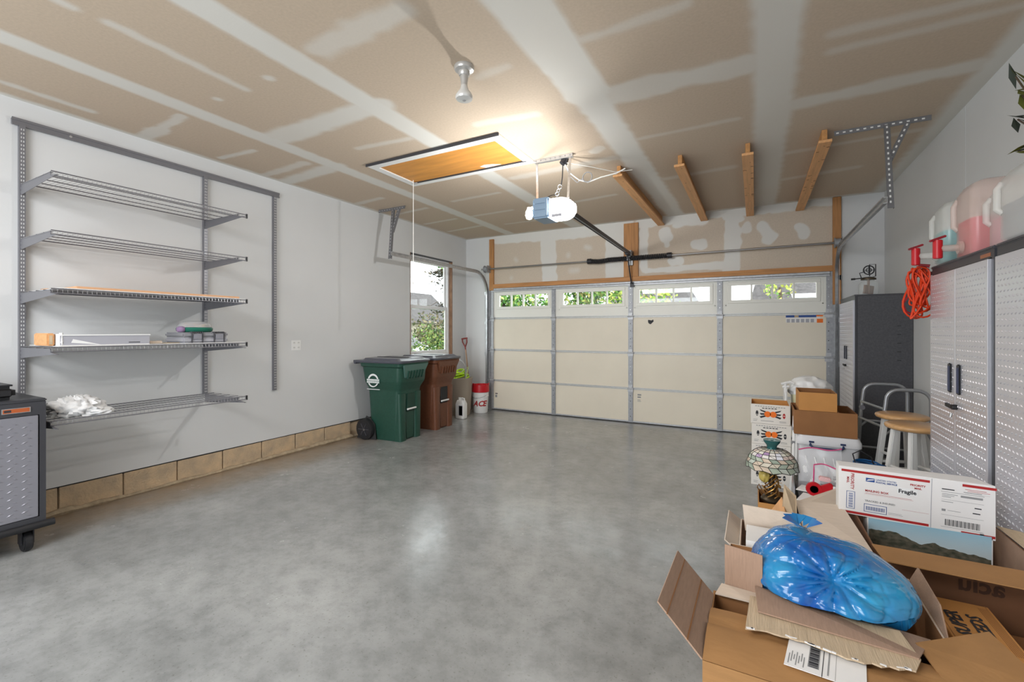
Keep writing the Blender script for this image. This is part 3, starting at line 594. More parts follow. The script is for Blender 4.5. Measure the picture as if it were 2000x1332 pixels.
# ------------------------------------------------------------------ wall shelving on the left wall
ws = thing('wall_shelving', 'grey metal wall shelving rack with five wire shelves on the left wall', 'shelving', (XL, 1.8, .8))
XW = XL+.001; XF = -4.07; UY = (1.16, 2.38, 3.085)
MB().box(XW, XW+.022, 1.11, 3.14, 2.865, 2.905).box(XW+.016, XW+.028, 1.11, 3.14, 2.895, 2.912).box(XW+.016, XW+.028, 1.11, 3.14, 2.858, 2.868).build('top_rail', M['rackmetal'], ws)
MB().cyl((XW+.02, 1.42, 2.885), (XW+.026, 1.42, 2.885), .009, 10).build('screw_head', M['galv'], ws)
for i, y in enumerate(UY):
    zb_ = .40 if i == 0 else .79 if i == 1 else .745
    u = MB().box(XW, XW+.032, y-.016, y-.011, zb_, 2.87).box(XW, XW+.032, y+.011, y+.016, zb_, 2.87).box(XW+.027, XW+.032, y-.011, y+.011, zb_, 2.87).build('upright', M['rackmetal'], ws)
    s_ = MB(); z = zb_+.02
    while z < 2.84:
        for dy in (-.006, .006): s_.box(XW+.032, XW+.0326, y+dy-.0025, y+dy+.0025, z, z+.013)
        z += .028
    tag(s_.build('slot', M['wall'], u), kind='stuff')
SZ = (2.45, 2.06, 1.675, 1.285, .80)
for k, z in enumerate(SZ):
    solid = k in (2, 3)
    d = MB()
    d.cyl((XF, UY[0]-.005, z), (XF, 2.445, z), .0042, 8).cyl((XF+.004, UY[0]-.005, z-.028), (XF+.004, 2.445, z-.028), .0042, 8)
    for t in (.25, .5, .75): x = XF+(XW+.04-XF)*t; d.cyl((x, UY[0]-.005, z-.004), (x, 2.445, z-.004), .0036, 8)
    d.cyl((XW+.045, UY[0]-.005, z-.004), (XW+.045, 2.445, z-.004), .005, 8)
    sh_ = d.build('wire_shelf', M['rackmetal'], ws, smooth=60)
    c_ = MB(); y = UY[0]
    while y < 2.445: c_.bar((XW+.042, y, z), (XF+.001, y, z), .0017, .0017).bar((XF+.001, y, z), (XF+.005, y, z-.028), .0022, .0022); y += .0254
    tag(c_.build('cross_wire', M['racklight'], sh_), kind='stuff')
    for y in (UY[0], UY[1]):
        b_ = MB().prism([(XW+.03, y-.008, z-.010), (XF, y-.008, z-.006), (XF, y-.008, z-.030), (XF+.1, y-.008, z-.040), (XW+.03, y-.008, z-.085)], (0, .003, 0))
        b_.box(XW+.03, XF, y-.010, y+.006, z-.012, z-.008).prism([(XF+.1, y-.010, z-.040), (XF, y-.010, z-.030), (XF, y-.010, z-.033), (XF+.1, y-.010, z-.043)], (0, .014, 0)).build('bracket', M['rackmetal'], sh_)
    MB().box(XF-.004, XF+.008, 2.440, 2.452, z-.033, z+.007).build('end_cap', M['black'], sh_)
def item(name, label, cat, loc, group=None): return thing(name, label, cat, loc, group=group)
t = item('shelf_liner', 'white sheet lining the middle shelf of the wall rack', 'liner', (-4.35, 1.8, 1.681))
MB().box(XW+.05, XF-.002, 1.20, 2.44, 1.6802, 1.6852).build('sheet', M['white'], t)
t = item('wooden_board', 'long tan wooden board lying on the middle wall shelf', 'board', (-4.35, 1.85, 1.686))
MB().box(-4.45, -4.10, 1.29, 2.40, 1.6856, 1.7036).build('plank', mat('tan_board', (.72, .42, .24), .6, var=.06, stretch=(8, .5, 8)), t, bevel=.002, seg=1)
t = item('wooden_board', 'second thinner tan board behind the first on the middle wall shelf', 'board', (-4.5, 1.8, 1.686))
MB().box(-4.57, -4.452, 1.24, 2.34, 1.6856, 1.6996).build('plank', M['woodl'], t, bevel=.002, seg=1)
t = item('shelf_liner', 'white sheet lining the fourth shelf under the grey case', 'liner', (-4.35, 1.8, 1.291))
MB().box(XW+.05, XF-.002, 1.19, 2.44, 1.2902, 1.2942).build('sheet', M['white'], t)
zz = 1.2946
t = item('storage_tray', 'long shallow white open tray on the fourth wall shelf', 'tray', (-4.3, 1.6, zz))
y0_, y1_, x0_, x1_ = 1.205, 1.71, -4.42, -4.09
for nm, a in (('tray_base', (x0_, x1_, y0_, y1_, zz, zz+.004)), ('tray_side', (x1_-.004, x1_, y0_, y1_, zz+.004, zz+.072)), ('tray_side', (x0_, x0_+.004, y0_, y1_, zz+.004, zz+.072)), ('tray_end', (x0_+.004, x1_-.004, y0_, y0_+.004, zz+.004, zz+.08)), ('tray_end', (x0_+.004, x1_-.004, y1_-.004, y1_, zz+.004, zz+.07))):
    MB().box(*a).build(nm, M['greyl'] if nm == 'tray_side' else M['cardw'], t)
MB().box(x1_-.002, x1_+.006, y0_, y1_+.004, zz+.068, zz+.076).build('rim', M['white'], t)
MB().prism([(x1_+.0005, 1.26, zz+.02), (x1_+.0005, 1.42, zz+.004), (x1_+.0005, 1.27, zz+.045)], (.0006, 0, 0)).build('torn_patch', M['white'], t)
MB().box(x1_, x1_+.0006, 1.58, 1.65, zz+.014, zz+.02).build('print', M['ink'], t)
t = item('flat_board', 'brown hardboard sheet lying in the white tray', 'board', (-4.25, 1.5, zz+.05))
MB().prism([(-4.40, 1.215, zz+.066), (-4.10, 1.215, zz+.060), (-4.10, 1.70, zz+.055), (-4.40, 1.70, zz+.060)], (0, 0, .004)).build('sheet', mat('hardboard', (.42, .30, .22), .7), t)
t = item('cardboard_box', 'small worn tan box end at left of the white tray', 'box', (-4.3, 1.2, zz))
MB().box(-4.40, -4.16, 1.162, 1.200, zz, zz+.085).build('carton', M['woodl'], t, bevel=.006)
MB().box(-4.159, -4.157, 1.172, 1.188, zz+.01, zz+.07).build('tape', M['cardt'], t)
t = item('plastic_wrap', 'crumpled clear plastic standing at the tray corner', 'wrap', (-4.1, 1.24, zz))
rg = []; rr_ = random.Random(3)
for k in range(9): rg.append([(-4.105+math.cos(a)*(.016+rr_.uniform(-.006, .006)), 1.214+math.sin(a)*(.010+rr_.uniform(-.004, .004)), zz+k*.011) for a in [2*math.pi*j/10 for j in range(10)]])
MB().loft(rg).build('film', M['whitem'], t)
t = item('tool_case', 'grey hard plastic case with two dark latches on the fourth wall shelf', 'case', (-4.25, 2.2, zz))
MB().box(-4.42, -4.12, 1.955, 2.315, zz, zz+.045).build('lower_shell', M['greyl'], t, bevel=.012)
MB().box(-4.42, -4.12, 1.955, 2.315, zz+.047, zz+.088).build('upper_shell', mat('case_grey', (.27, .27, .29), .4), t, bevel=.012)
for y in (2.06, 2.235):
    for q in (-.041, .041): MB().box(-4.121, -4.112, y+q-.004, y+q+.004, zz, zz+.09).build('rib', M['charl'], t)
    MB().box(-4.119, -4.108, y-.032, y+.032, zz+.03, zz+.072).build('latch', M['platel'], t, bevel=.002)
    for k in range(6): MB().cyl((-4.15, y-.04+k*.016, zz+.088), (-4.12, y-.04+k*.016, zz+.088), .006, 8).build('hinge_knuckle', M['charl'], t)
t = item('round_container', 'round green plastic container with clear bulging lid on top of the grey case', 'container', (-4.27, 2.18, zz+.09))
MB().lathe([(.115, 0), (.13, .012), (.134, .03), (.128, .04), (.12, .042)], (-4.27, 2.115, zz+.0885), 28).build('dish', mat('green_dish', (.02, .16, .11), .3), t, smooth=40)
MB().lathe([(.125, .042), (.12, .065), (.09, .088), (.04, .096), (0, .097)], (-4.27, 2.115, zz+.0885), 28).build('clear_lid', M['bag'], t, smooth=50)
rr_ = random.Random(8); g_ = MB()
for k in range(34):
    a = rr_.uniform(0, 6.28); r = rr_.uniform(0, .09); g_.obox((-4.27+r*math.cos(a), 2.115+r*math.sin(a), zz+.135+rr_.uniform(0, .025)), (.03, .014, .008), (rr_.uniform(-1, 1), rr_.uniform(-1, 1), a), rr_.choice([(.5, .3, .12), (.75, .68, .55), (.15, .07, .03), (.7, .5, .3)]))
tag(g_.build('small_parts', M['attr'], t), kind='stuff')
t = item('yarn_ball', 'small mauve bundle beside the green container on the grey case', 'bundle', (-4.25, 2.055, zz+.09))
MB().lathe([(0, 0), (.025, .003), (.034, .02), (.03, .04), (.012, .05), (0, .051)], (-4.22, 1.985, zz+.0885), 14).build('bundle', mat('mauve', (.30, .2, .34), .9, bump=.4, bscale=60), t, smooth=60)
t = item('card_stack', 'small flat paper pieces lying between the tray and grey case', 'paper', (-4.2, 1.9, zz))
MB().obox((-4.16, 1.77, zz+.012), (.05, .085, .02), (0, 0, .1)).build('pad', M['cardc'], t)
MB().obox((-4.18, 1.875, zz+.003), (.09, .12, .005), (0, 0, .3)).build('card', M['cardt'], t)

def blob(name, mt, parent, c, sx, sy, sz, seed, nu=40, nv=22, amp=.15, fr=5, flat=True, smooth=70):
    rs = random.Random(seed); ph = [(rs.uniform(-1, 1), rs.uniform(-1, 1), rs.uniform(-1, 1), rs.uniform(0, 6.28), rs.uniform(.5, 1.8)) for _ in range(14)]
    b_ = MB(); rings = []
    for j in range(nv+1):
        th = math.pi*j/nv; r_ = []
        for i in range(nu):
            a = 2*math.pi*i/nu; d = V((math.sin(th)*math.cos(a), math.sin(th)*math.sin(a), -math.cos(th)))
            f = sum(math.sin(fr*q[4]*(d.x*q[0]+d.y*q[1]+d.z*q[2])*2+q[3]) for q in ph)/5
            f = 1+amp*(1-abs(f))*1.2-amp*.6
            z = d.z*f*sz
            if flat and z < -sz*.45: z = -sz*.45
            r_.append((c[0]+d.x*f*sx, c[1]+d.y*f*sy, c[2]+z+(sz*.45 if flat else 0)))
        rings.append(r_)
    return b_.loft(rings).build(name, mt, parent, smooth=smooth)
t = item('cloth', 'crumpled white cloth lying on the lowest wall shelf', 'cloth', (-4.25, 1.33, .803))
blob('cloth_pile', M['cloth'], t, (-4.26, 1.34, .803), .17, .14, .085, 5, amp=.35, fr=6)
blob('cloth_fold', M['cloth'], t, (-4.15, 1.42, .803), .07, .085, .03, 6, amp=.35, fr=6)

# outlet
t = thing('wall_outlet', 'white double power outlet on the left wall beside the shelving', 'outlet', (XL, 3.36, 1.23))
MB().box(XL, XL+.006, 3.30, 3.42, 1.17, 1.285).build('cover_plate', M['white'], t, bevel=.002)
for y in (3.332, 3.388):
    for z in (1.20, 1.255):
        r_ = MB().lathe([(.017, 0), (.017, .002), (0, .002)], (0, 0, 0), 16); r_.v = [(XL+.006+c_[2], y+c_[0], z+c_[1]) for c_ in r_.v]; s_ = r_.build('socket', M['whitem'], t)
        MB().box(XL+.008, XL+.0086, y-.007, y-.004, z-.003, z+.007).box(XL+.008, XL+.0086, y+.004, y+.007, z-.003, z+.007).build('slot', M['hole'], s_)

# ------------------------------------------------------------------ tread plate helper
def tread(name, m, parent, o, ud, vd, w_, h_, pitch=(.034, .026), L_=.024, H_=.0028, ang=38):
    o, ud, vd = V(o), V(ud), V(vd); n = ud.cross(vd); b_ = MB(); j = 0; v_ = pitch[1]*.7
    while v_ < h_-.01:
        u = pitch[0]*(.5 if j % 2 else 1.0)*.7; i = 0
        while u < w_-.012:
            a = R(ang if (j % 2) else -ang); d = ud*math.cos(a)+vd*math.sin(a); e = d.cross(n); c = o+ud*u+vd*v_
            b_.add([c-d*L_/2, c+e*.0045, c+d*L_/2, c-e*.0045, c+n*H_], [(0, 1, 4), (1, 2, 4), (2, 3, 4), (3, 0, 4)]); u += pitch[0]; i += 1
        v_ += pitch[1]; j += 1
    q = b_.build(name, m, parent); tag(q, kind='stuff'); return q

# ------------------------------------------------------------------ rolling tool cabinet
rcab = thing('rolling_tool_cabinet', 'grey tread plate rolling tool cabinet on black casters at the left wall', 'cabinet', (-4.28, .8, 0))
cx0, cx1, cy0, cy1, cz0, cz1 = -4.56, -4.01, .45, 1.115, .175, .965
MB().box(cx0, cx1-.02, cy0, cy1, cz0, cz1-.02).build('body', M['char'], rcab, bevel=.004)
fr = MB().box(cx1-.02, cx1, cy0, cy0+.035, cz0, cz1-.02).box(cx1-.02, cx1, cy1-.03, cy1, cz0, cz1-.02).box(cx1-.02, cx1, cy0+.035, cy1-.03, cz1-.10, cz1-.02).box(cx1-.02, cx1, cy0+.035, cy1-.03, cz0, cz0+.04)
fr.build('front_frame', M['char'], rcab)
MB().box(cx0, cx1+.004, cy0-.004, cy1+.004, cz1-.02, cz1).build('top_panel', M['char'], rcab, bevel=.006)
dr = MB().box(cx1-.012, cx1+.004, cy0+.038, cy1-.036, cz0+.044, cz1-.104).build('door', M['platel'], rcab, bevel=.003)
tread('tread_relief', M['platel'], dr, (cx1+.004, cy0+.05, cz0+.05), (0, 1, 0), (0, 0, 1), cy1-cy0-.11, cz1-cz0-.165, (.062, .024), .034, .004, 20)
MB().box(cx1, cx1+.004, 1.0-.08, 1.0+.045, cz1-.078, cz1-.046).build('badge', M['galv'], rcab)
MB().box(cx1+.004, cx1+.0045, .925, 1.04, cz1-.074, cz1-.05).build('badge_face', mat('badge_orange', (.42, .10, .03), .4), rcab)
MB().box(cx1+.0045, cx1+.005, .93, .96, cz1-.069, cz1-.055).build('badge_mark', M['ink'], rcab)
MB().cyl((cx1+.012, cy0-.02, cz0-.01), (cx1+.012, cy1+.035, cz0-.01), .022, 14).build('bumper', M['black'], rcab, smooth=40)
for x in (cx0+.07, cx1-.06):
    for y in (cy0+.07, cy1-.075):
        cs = MB().box(x-.03, x+.03, y-.03, y-.024, .05, cz0-.002).box(x-.03, x+.03, y+.024, y+.03, .05, cz0-.002).box(x-.035, x+.035, y-.035, y+.035, cz0-.012, cz0-.002).build('caster_fork', M['dark'], rcab)
        MB().cyl((x, y-.021, .062), (x, y+.021, .062), .061, 24).build('wheel', M['black'], cs, smooth=40, bevel=.006)
t = thing('black_case', 'black rounded case on top of the rolling tool cabinet', 'case', (-4.3, .8, cz1))  # a plain black case with a lid
MB().box(-4.50, -4.07, .48, 1.00, cz1+.002, cz1+.085).build('case', M['black'], t, bevel=.025, seg=3, smooth=40)
MB().box(-4.49, -4.08, .49, .99, cz1+.085, cz1+.095).build('lid', M['dark'], t, bevel=.006)

# ------------------------------------------------------------------ wheeled bins
def bin_(name, label, cx, cy, body, pale, logo, rz=0):
    t = thing(name, label, 'bin', (cx, cy, 0), rz)
    K = dict(world=False)
    def rg(z, f, bk, h, r=.06): return rrect(bk, f, -h, h, r, z, 5)
    # body: recessed front lower panel made by lofting
    rings = [rg(0, .225, -.16, .205), rg(.03, .23, -.20, .21), rg(.25, .238, -.232, .222), rg(.62, .255, -.245, .24), rg(.66, .262, -.25, .245), rg(.735, .30, -.27, .28), rg(.76, .305, -.275, .285), rg(.93, .315, -.30, .295), rg(.945, .33, -.315, .31, .05), rg(.985, .335, -.32, .315, .05)]
    MB().loft(rings).build('body', body, t, smooth=32, **K)
    for s_ in (-1, 1):      # feet and corner columns at the front
        MB().loft([rrect(.14, .268, s_*.15-.06, s_*.15+.06, .03, 0, 4), rrect(.14, .265, s_*.155-.065, s_*.155+.065, .03, .3, 4), rrect(.14, .262, s_*.16-.07, s_*.16+.07, .03, .60, 4)]).build('corner_column', body, t, smooth=35, **K)
    MB().box(.20, .2625, -.085, .085, .36, .60).build('bar_recess_shade', M['hole'] if logo == 0 else mat('recess_shade_green', (.012, .05, .035), .5), t, bevel=.01, **K)  # solid dark block paints in the shade of the catch bar recess
    MB().prism([(.24, -.09, .36), (.24, .09, .36), (.24, .07, .02), (.24, -.07, .02)], (.008, 0, 0)).build('front_panel', body, t, **K)
    MB().cyl((.275, -.085, .395), (.275, .085, .395), .012, 12).build('catch_bar', M['white'], t, smooth=40, **K)
    gp = MB().prism([(.335, -.26, .965), (.335, .26, .965), (.30, .19, .80), (.30, -.19, .80)], (.02, 0, .004)).build('grip', pale if logo else body, t, bevel=.004, **K)
    rb = MB()
    for k in range(6): rb.obox((.336, -.15+k*.06, .84), (.02, .018, .10), (0, .21, 0))
    tag(rb.build('grip_rib', body, gp, world=False), kind='stuff')
    # lid
    lr = [rrect(-.42, .345, -.33, .33, .05, .988, 5), rrect(-.42, .352, -.335, .335, .05, 1.005, 5), rrect(-.42, .345, -.33, .33, .05, 1.018, 5), rrect(-.30, .31, -.29, .29, .05, 1.022, 5), rrect(-.28, .27, -.27, .27, .05, 1.045, 5)]
    MB().loft(lr).build('lid', M['lid'], t, smooth=28, **K)
    MB().box(-.27, .22, -.025, .025, 1.044, 1.050).build('lid_channel', M['dark'], t, **K)
    MB().cyl((-.40, -.30, .985), (-.40, .30, .985), .018, 12).build('rear_handle', M['lid'], t, smooth=40, **K)
    MB().cyl((-.24, -.31, .13), (-.24, .31, .13), .012, 8).build('axle', M['steel'], t, **K)
    for s_ in (-1, 1):
        y = s_*.27
        w1 = MB().cyl((-.25, y-.028, .135), (-.25, y+.028, .135), .133, 32).build('wheel', M['black'], t, bevel=.008, smooth=40, **K)
        MB().cyl((-.25, y+s_*.0285, .135), (-.25, y+s_*.03, .135), .09, 24).build('hub', M['dark'], w1, **K)
        sp_ = MB()
        for k in range(6): a = k*math.pi/3; sp_.bar((-.25, y+s_*.033, .135), (-.25+.085*math.cos(a), y+s_*.033, .135+.085*math.sin(a)), .006, .012, (0, 1, 0))
        sp_.build('spoke', M['charl'], w1, **K)
        MB().prism([(-.42, s_*.238, .0), (-.10, s_*.238, .0), (-.12, s_*.238, .20), (-.20, s_*.238, .28), (-.26, s_*.238, .30)], (0, s_*.001, 0)).build('wheel_well_shade', M['hole'], t, **K)  # flat dark plate painted as the shade of the wheel hollow
    if logo:
        s = Sheet((-.10, -.294, .76), (1, 0, 0), (0, 0, 1)); n = 30
        for k in range(n):
            a, b_ = 2*math.pi*k/n, 2*math.pi*(k+1)/n
            w1_, w2_ = .012+.012*abs(math.sin(a/2+.6)), .012+.012*abs(math.sin(b_/2+.6))
            s.poly([(.066*math.cos(a), .066*math.sin(a)), ((.066+w1_)*math.cos(a), (.066+w1_)*math.sin(a)), ((.066+w2_)*math.cos(b_), (.066+w2_)*math.sin(b_)), (.066*math.cos(b_), .066*math.sin(b_))], 'white', .0015)
        s.rect(-.105, .105, -.030, .026, 'greenl', .0018)
        for k in range(8): s.rect(-.10+k*.025, -.081+k*.025, .0, .022, 'white', .0024)
        for k in range(11): s.rect(-.10+k*.018, -.087+k*.018, -.027, -.005, 'white', .0024)
        s.rect(-.10, .105, -.110, -.102, 'white', .0015); s.done(t, 'logo', world=False)
    return t
bin_('wheeled_bin', 'green wheeled rubbish bin with white round logo by the left wall', -4.165, 4.46, M['green'], M['greenl'], 1, R(4))
bin_('wheeled_bin', 'brown wheeled rubbish bin beneath the window, behind the green bin', -4.19, 5.21, M['brown'], M['brown'], 0, R(2))

# ------------------------------------------------------------------ far left corner things
t = thing('tall_bucket', 'tall beige plastic waste bin in the far left corner', 'bin', (-4.33, 6.18, 0))
MB().lathe([(.165, 0), (.175, .02), (.205, .58), (.215, .60), (.215, .615), (.20, .615), (.198, .60), (.16, .05), (0, .05)], (-4.33, 6.18, 0), 32).build('body', M['beige'], t, smooth=35)
t = thing('garden_hose', 'lime green coiled hose heaped in the tall beige bin', 'hose', (-4.33, 6.18, .6))
rr_ = random.Random(5)
for k in range(7):
    pts = [(-4.33+(.13-.012*k+.015*math.sin(3*a))*math.cos(a)+.02, 6.17+(.13-.01*k)*math.sin(a), .615+k*.017+.03*math.sin(a+k)) for a in [2*math.pi*j/22 for j in range(22)]]
    MB().tube(pts, .011, 7, closed=True).build('loop', M['lime'], t, smooth=60)
t = thing('wire_hoop', 'curved white wire handle sticking out of the tall beige bin', 'hoop', (-4.3, 6.2, .6))
MB().tube(arc((-4.30, 6.10, .78), .13, 0, 180, 12, 'xz'), .010, 8).tube([(-4.43, 6.10, .78), (-4.42, 6.12, .5)], .010, 8).tube([(-4.17, 6.10, .78), (-4.18, 6.12, .5)], .010, 8).build('hoop', M['galv'], t, smooth=60)
t = thing('triangle_frame', 'pale plastic triangular frame leaning in the tall beige bin', 'frame', (-4.2, 6.15, .6))  # a loose triangular frame of pale plastic
MB().tube([(-4.20, 6.16, .58), (-4.15, 6.16, .80), (-4.27, 6.16, .72), (-4.20, 6.16, .60)], .009, 6).build('frame', mat('pale_lime', (.75, .85, .45), .5), t, smooth=60)
t = thing('shovel', 'red D-handled shovel standing in the far left corner', 'shovel', (-4.4, 6.45, 0))
MB().cyl((-4.42, 6.62, .25), (-4.50, 6.60, 1.06), .014, 10).build('shaft', mat('shaft_wood', (.42, .28, .2), .5), t, smooth=40)
MB().tube([(-4.50, 6.60, 1.04), (-4.508, 6.60, 1.10), (-4.565, 6.60, 1.19), (-4.575, 6.60, 1.25)], .012, 8).tube([(-4.508, 6.60, 1.10), (-4.475, 6.60, 1.19), (-4.480, 6.60, 1.26)], .012, 8).cyl((-4.585, 6.60, 1.245), (-4.47, 6.60, 1.262), .014, 10).build('grip', mat('grip_red', (.22, .03, .025), .4), t, smooth=50)
MB().prism([(-4.51, 6.62, .28), (-4.33, 6.62, .28), (-4.34, 6.62, .06), (-4.42, 6.62, 0.0), (-4.50, 6.62, .06)], (0, .004, 0)).build('blade', M['galv'], t)
t = thing('white_jug', 'white plastic jug with handle on the floor beside the brown bin', 'jug', (-4.10, 5.89, 0))
def rjug(nm, m, par, x0, x1, y0_, y1_, z0_, z1_, r=.02):
    return MB().loft([rrect(x0+.008, x1-.008, y0_+.008, y1_-.008, r, z0_, 4), rrect(x0, x1, y0_, y1_, r, z0_+.01, 4), rrect(x0, x1, y0_, y1_, r, z0_+(z1_-z0_)*.8, 4), rrect(x0+.02, x1-.02, y0_+.02, y1_-.02, r*.8, z1_, 4)]).build(nm, m, par, smooth=35)
rjug('body', M['white'], t, -4.18, -4.02, 5.83, 5.95, 0, .29)
MB().cyl((-4.13, 5.89, .28), (-4.13, 5.89, .33), .024, 14).build('cap', M['white'], t, smooth=40, bevel=.003)
MB().tube([(-4.08, 5.87, .28), (-4.07, 5.87, .33), (-4.03, 5.87, .325), (-4.025, 5.87, .22)], .012, 8).build('handle', M['white'], t, smooth=50)
s = Sheet((-4.16, 5.8295, .0), (1, 0, 0), (0, 0, 1)); s.rect(.05, .125, .055, .215, 'greyl').rect(.056, .119, .06, .205, 'charl'); s.done(t, 'label_print')
t = thing('pail', 'white paint bucket with red lettering in the far left corner', 'bucket', (-4.14, 6.52, 0))
MB().lathe([(.12, 0), (.125, .01), (.135, .27), (.143, .272), (.143, .285), (.138, .29), (.142, .34), (.135, .345), (0, .345)], (-4.14, 6.52, 0), 32).build('body', M['white'], t, smooth=35)
MB().tube([(-4.14+.145*math.cos(a), 6.52+.145*math.sin(a), .30-.05*math.sin((a-3.4)/2.6*3.14)) for a in [3.4+k*.26 for k in range(11)]], .003, 6).build('bail', M['steel'], t)
txd, tyd = (.88, .475, 0), (0, 0, 1)
for i, ch in enumerate('ACE'):
    a = R(-62-28)+(-.62+i*.62)*1; c_ = V((-4.14, 6.52, .12)); rad = .1335
    ang = R(-61.6)+(i-1)*.62
    n_ = V((math.cos(ang), math.sin(ang), 0)); u = V((-n_.y, n_.x, 0))
    text(ch, .125, M['red'], c_+n_*rad-u*.038, u, tyd, t, 'letter', shear=.3, bold=.004)
t = thing('red_lid_bucket', 'red bucket lid nested on the white bucket by the garage door', 'lid', (-4.14, 6.52, .345))
MB().lathe([(.135, .346), (.150, .352), (.150, .44), (.146, .47), (.13, .475), (.125, .43), (0, .43)], (-4.14, 6.52, 0), 32).build('lid_body', M['redp'], t, smooth=35)
for k in range(5): a = R(-115+k*33); MB().obox((-4.14+.143*math.cos(a), 6.52+.143*math.sin(a), .485), (.016, .045, .03), (0, 0, a)).build('tab', M['redp'], t, bevel=.003)
# ------------------------------------------------------------------ tread plate lockers on the right wall
def locker(name, label, ya, yb, wide=True, top=1.75, finish='plate', handles=True, fine=True):
    t = thing(name, label, 'cabinet', (1.12, (ya+yb)/2, 0)); xf = .90
    MB().box(xf+.02, XR-.004, ya, yb, .02, top).build('body', M['charl'], t, bevel=.003, seg=1)
    fr = MB().box(xf, xf+.02, ya, ya+.026, .02, top).box(xf, xf+.02, yb-.012, yb, .02, top).box(xf, xf+.02, ya+.026, yb-.012, top-.035, top).box(xf, xf+.02, ya+.026, yb-.012, .02, .09)
    fr.build('front_frame', M['char'], t)
    MB().box(xf-.006, XR-.004, ya-.003, yb+.003, top, top+.014).build('top_panel', M['charl'], t, bevel=.004)
    ym = (ya+.026+yb-.012)/2
    for k, (a, b_) in enumerate(((ya+.030, ym-.002), (ym+.002, yb-.014))):
        d = MB().box(xf-.012, xf+.004, a, b_, .095, top-.040).build('door', M[finish], t, bevel=.002, seg=1)
        tread('tread_relief', M[finish], d, (xf-.012, b_-.012, .11), (0, -1, 0), (0, 0, 1), b_-a-.024, top-.17, (.030, .0235), .022, .0034, 25)
        if handles:
            yh = (b_-.055) if k == 0 else (a+.055)
            h = MB().box(xf-.020, xf-.012, yh-.019, yh+.019, 1.08, 1.23).build('handle', M['dark'], d, bevel=.004)
            MB().box(xf-.0215, xf-.0195, yh-.012, yh+.012, 1.09, 1.215).build('handle_recess', M['blueh'], d)
    if handles:
        MB().cyl((xf-.012, ym-.025, 1.015), (xf-.032, ym-.025, 1.015), .013, 12).bar((xf-.03, ym-.02, 1.015), (xf-.03, ym+.055, 1.018), .01, .018).build('lock', M['black'], t, smooth=40)
        MB().cyl((xf-.034, ym-.03, .985), (xf-.038, ym-.03, .965), .006, 8).build('key', M['steel'], t)
    for yy in (ya+.03, yb-.03): MB().box(xf+.04, xf+.08, yy-.02, yy+.02, 0, .02).box(XR-.1, XR-.06, yy-.02, yy+.02, 0, .02).build('foot', M['black'], t)
    return t
locker('storage_locker', 'shiny tread plate double-door locker with dark handles, behind the white mailing box', 2.665, 3.430)
l2 = locker('storage_locker', 'nearest shiny tread plate locker cut off by the right photo edge', 1.875, 2.640)
MB().box(.899, .9, 2.70, 2.80, 1.722, 1.738).build('rust_badge', mat('badge_rust', (.35, .12, .05), .4), bpy.data.objects['storage_locker'])
t = locker('storage_locker', 'far grey locker with dark riveted side near the garage door corner', 5.70, 6.56, finish='plate')
rv = MB()
for i in range(5): rv.lathe([(.012, 0), (0, .004)], (0, 0, 0), 6)
rv = MB()
for i in range(5): rv.box(1.235, 1.265, 5.697, 5.6995, 1.10+i*.085, 1.106+i*.085)
rv.build('side_slot', M['black'], t)
# butter churn on far locker
t = thing('butter_churn', 'antique glass jar butter churn with black iron crank on the far grey locker', 'churn', (1.05, 5.95, 1.764))
zz = 1.7645; cx_, cy_ = 1.05, 5.93
MB().loft([rrect(cx_-.07, cx_+.07, cy_-.07, cy_+.07, .03, zz, 5), rrect(cx_-.078, cx_+.078, cy_-.078, cy_+.078, .03, zz+.02, 5), rrect(cx_-.078, cx_+.078, cy_-.078, cy_+.078, .03, zz+.12, 5), rrect(cx_-.05, cx_+.05, cy_-.05, cy_+.05, .04, zz+.155, 5), rrect(cx_-.05, cx_+.05, cy_-.05, cy_+.05, .045, zz+.17, 5)], cap=False).build('jar', M['butcher'], t, smooth=50)
MB().lathe([(.066, 0), (.066, .015), (.04, .028), (0, .03)], (cx_, cy_, zz+.165), 20).build('lid', M['bronze'], t, smooth=40)
MB().box(cx_-.006, cx_+.006, cy_-.03, cy_+.03, zz+.02, zz+.17).obox((cx_, cy_, zz+.06), (.10, .02, .09), (0, .15, .6), None).build('paddle', mat('old_wood', (.23, .11, .07), .7), t)
MB().tube(arc((cx_+.0, cy_-.02, zz+.265), .045, 0, 360, 20, 'xz')[:-1], .006, 6, closed=True).tube(arc((cx_, cy_-.02, zz+.265), .022, 0, 360, 14, 'xz')[:-1], .004, 6, closed=True).bar((cx_-.045, cy_-.02, zz+.265), (cx_+.045, cy_-.02, zz+.265), .006, .006).bar((cx_, cy_-.02, zz+.22), (cx_, cy_-.02, zz+.31), .006, .006, (0, 1, 0)).tube([(cx_+.03, cy_, zz+.19), (cx_+.06, cy_, zz+.20), (cx_+.06, cy_, zz+.325), (cx_+.01, cy_, zz+.325), (cx_+.01, cy_, zz+.2)], .005, 6).tube([(cx_-.06, cy_, zz+.19), (cx_-.075, cy_, zz+.24), (cx_-.03, cy_-.02, zz+.25)], .005, 6).build('gear', M['dark'], t, smooth=50)
MB().tube([(cx_-.03, cy_-.03, zz+.185), (cx_-.09, cy_-.05, zz+.178), (cx_-.12, cy_-.05, zz+.175)], .006, 6).cyl((cx_-.12, cy_-.05, zz+.175), (cx_-.155, cy_-.05, zz+.173), .010, 8).build('crank', M['black'], t, smooth=50)

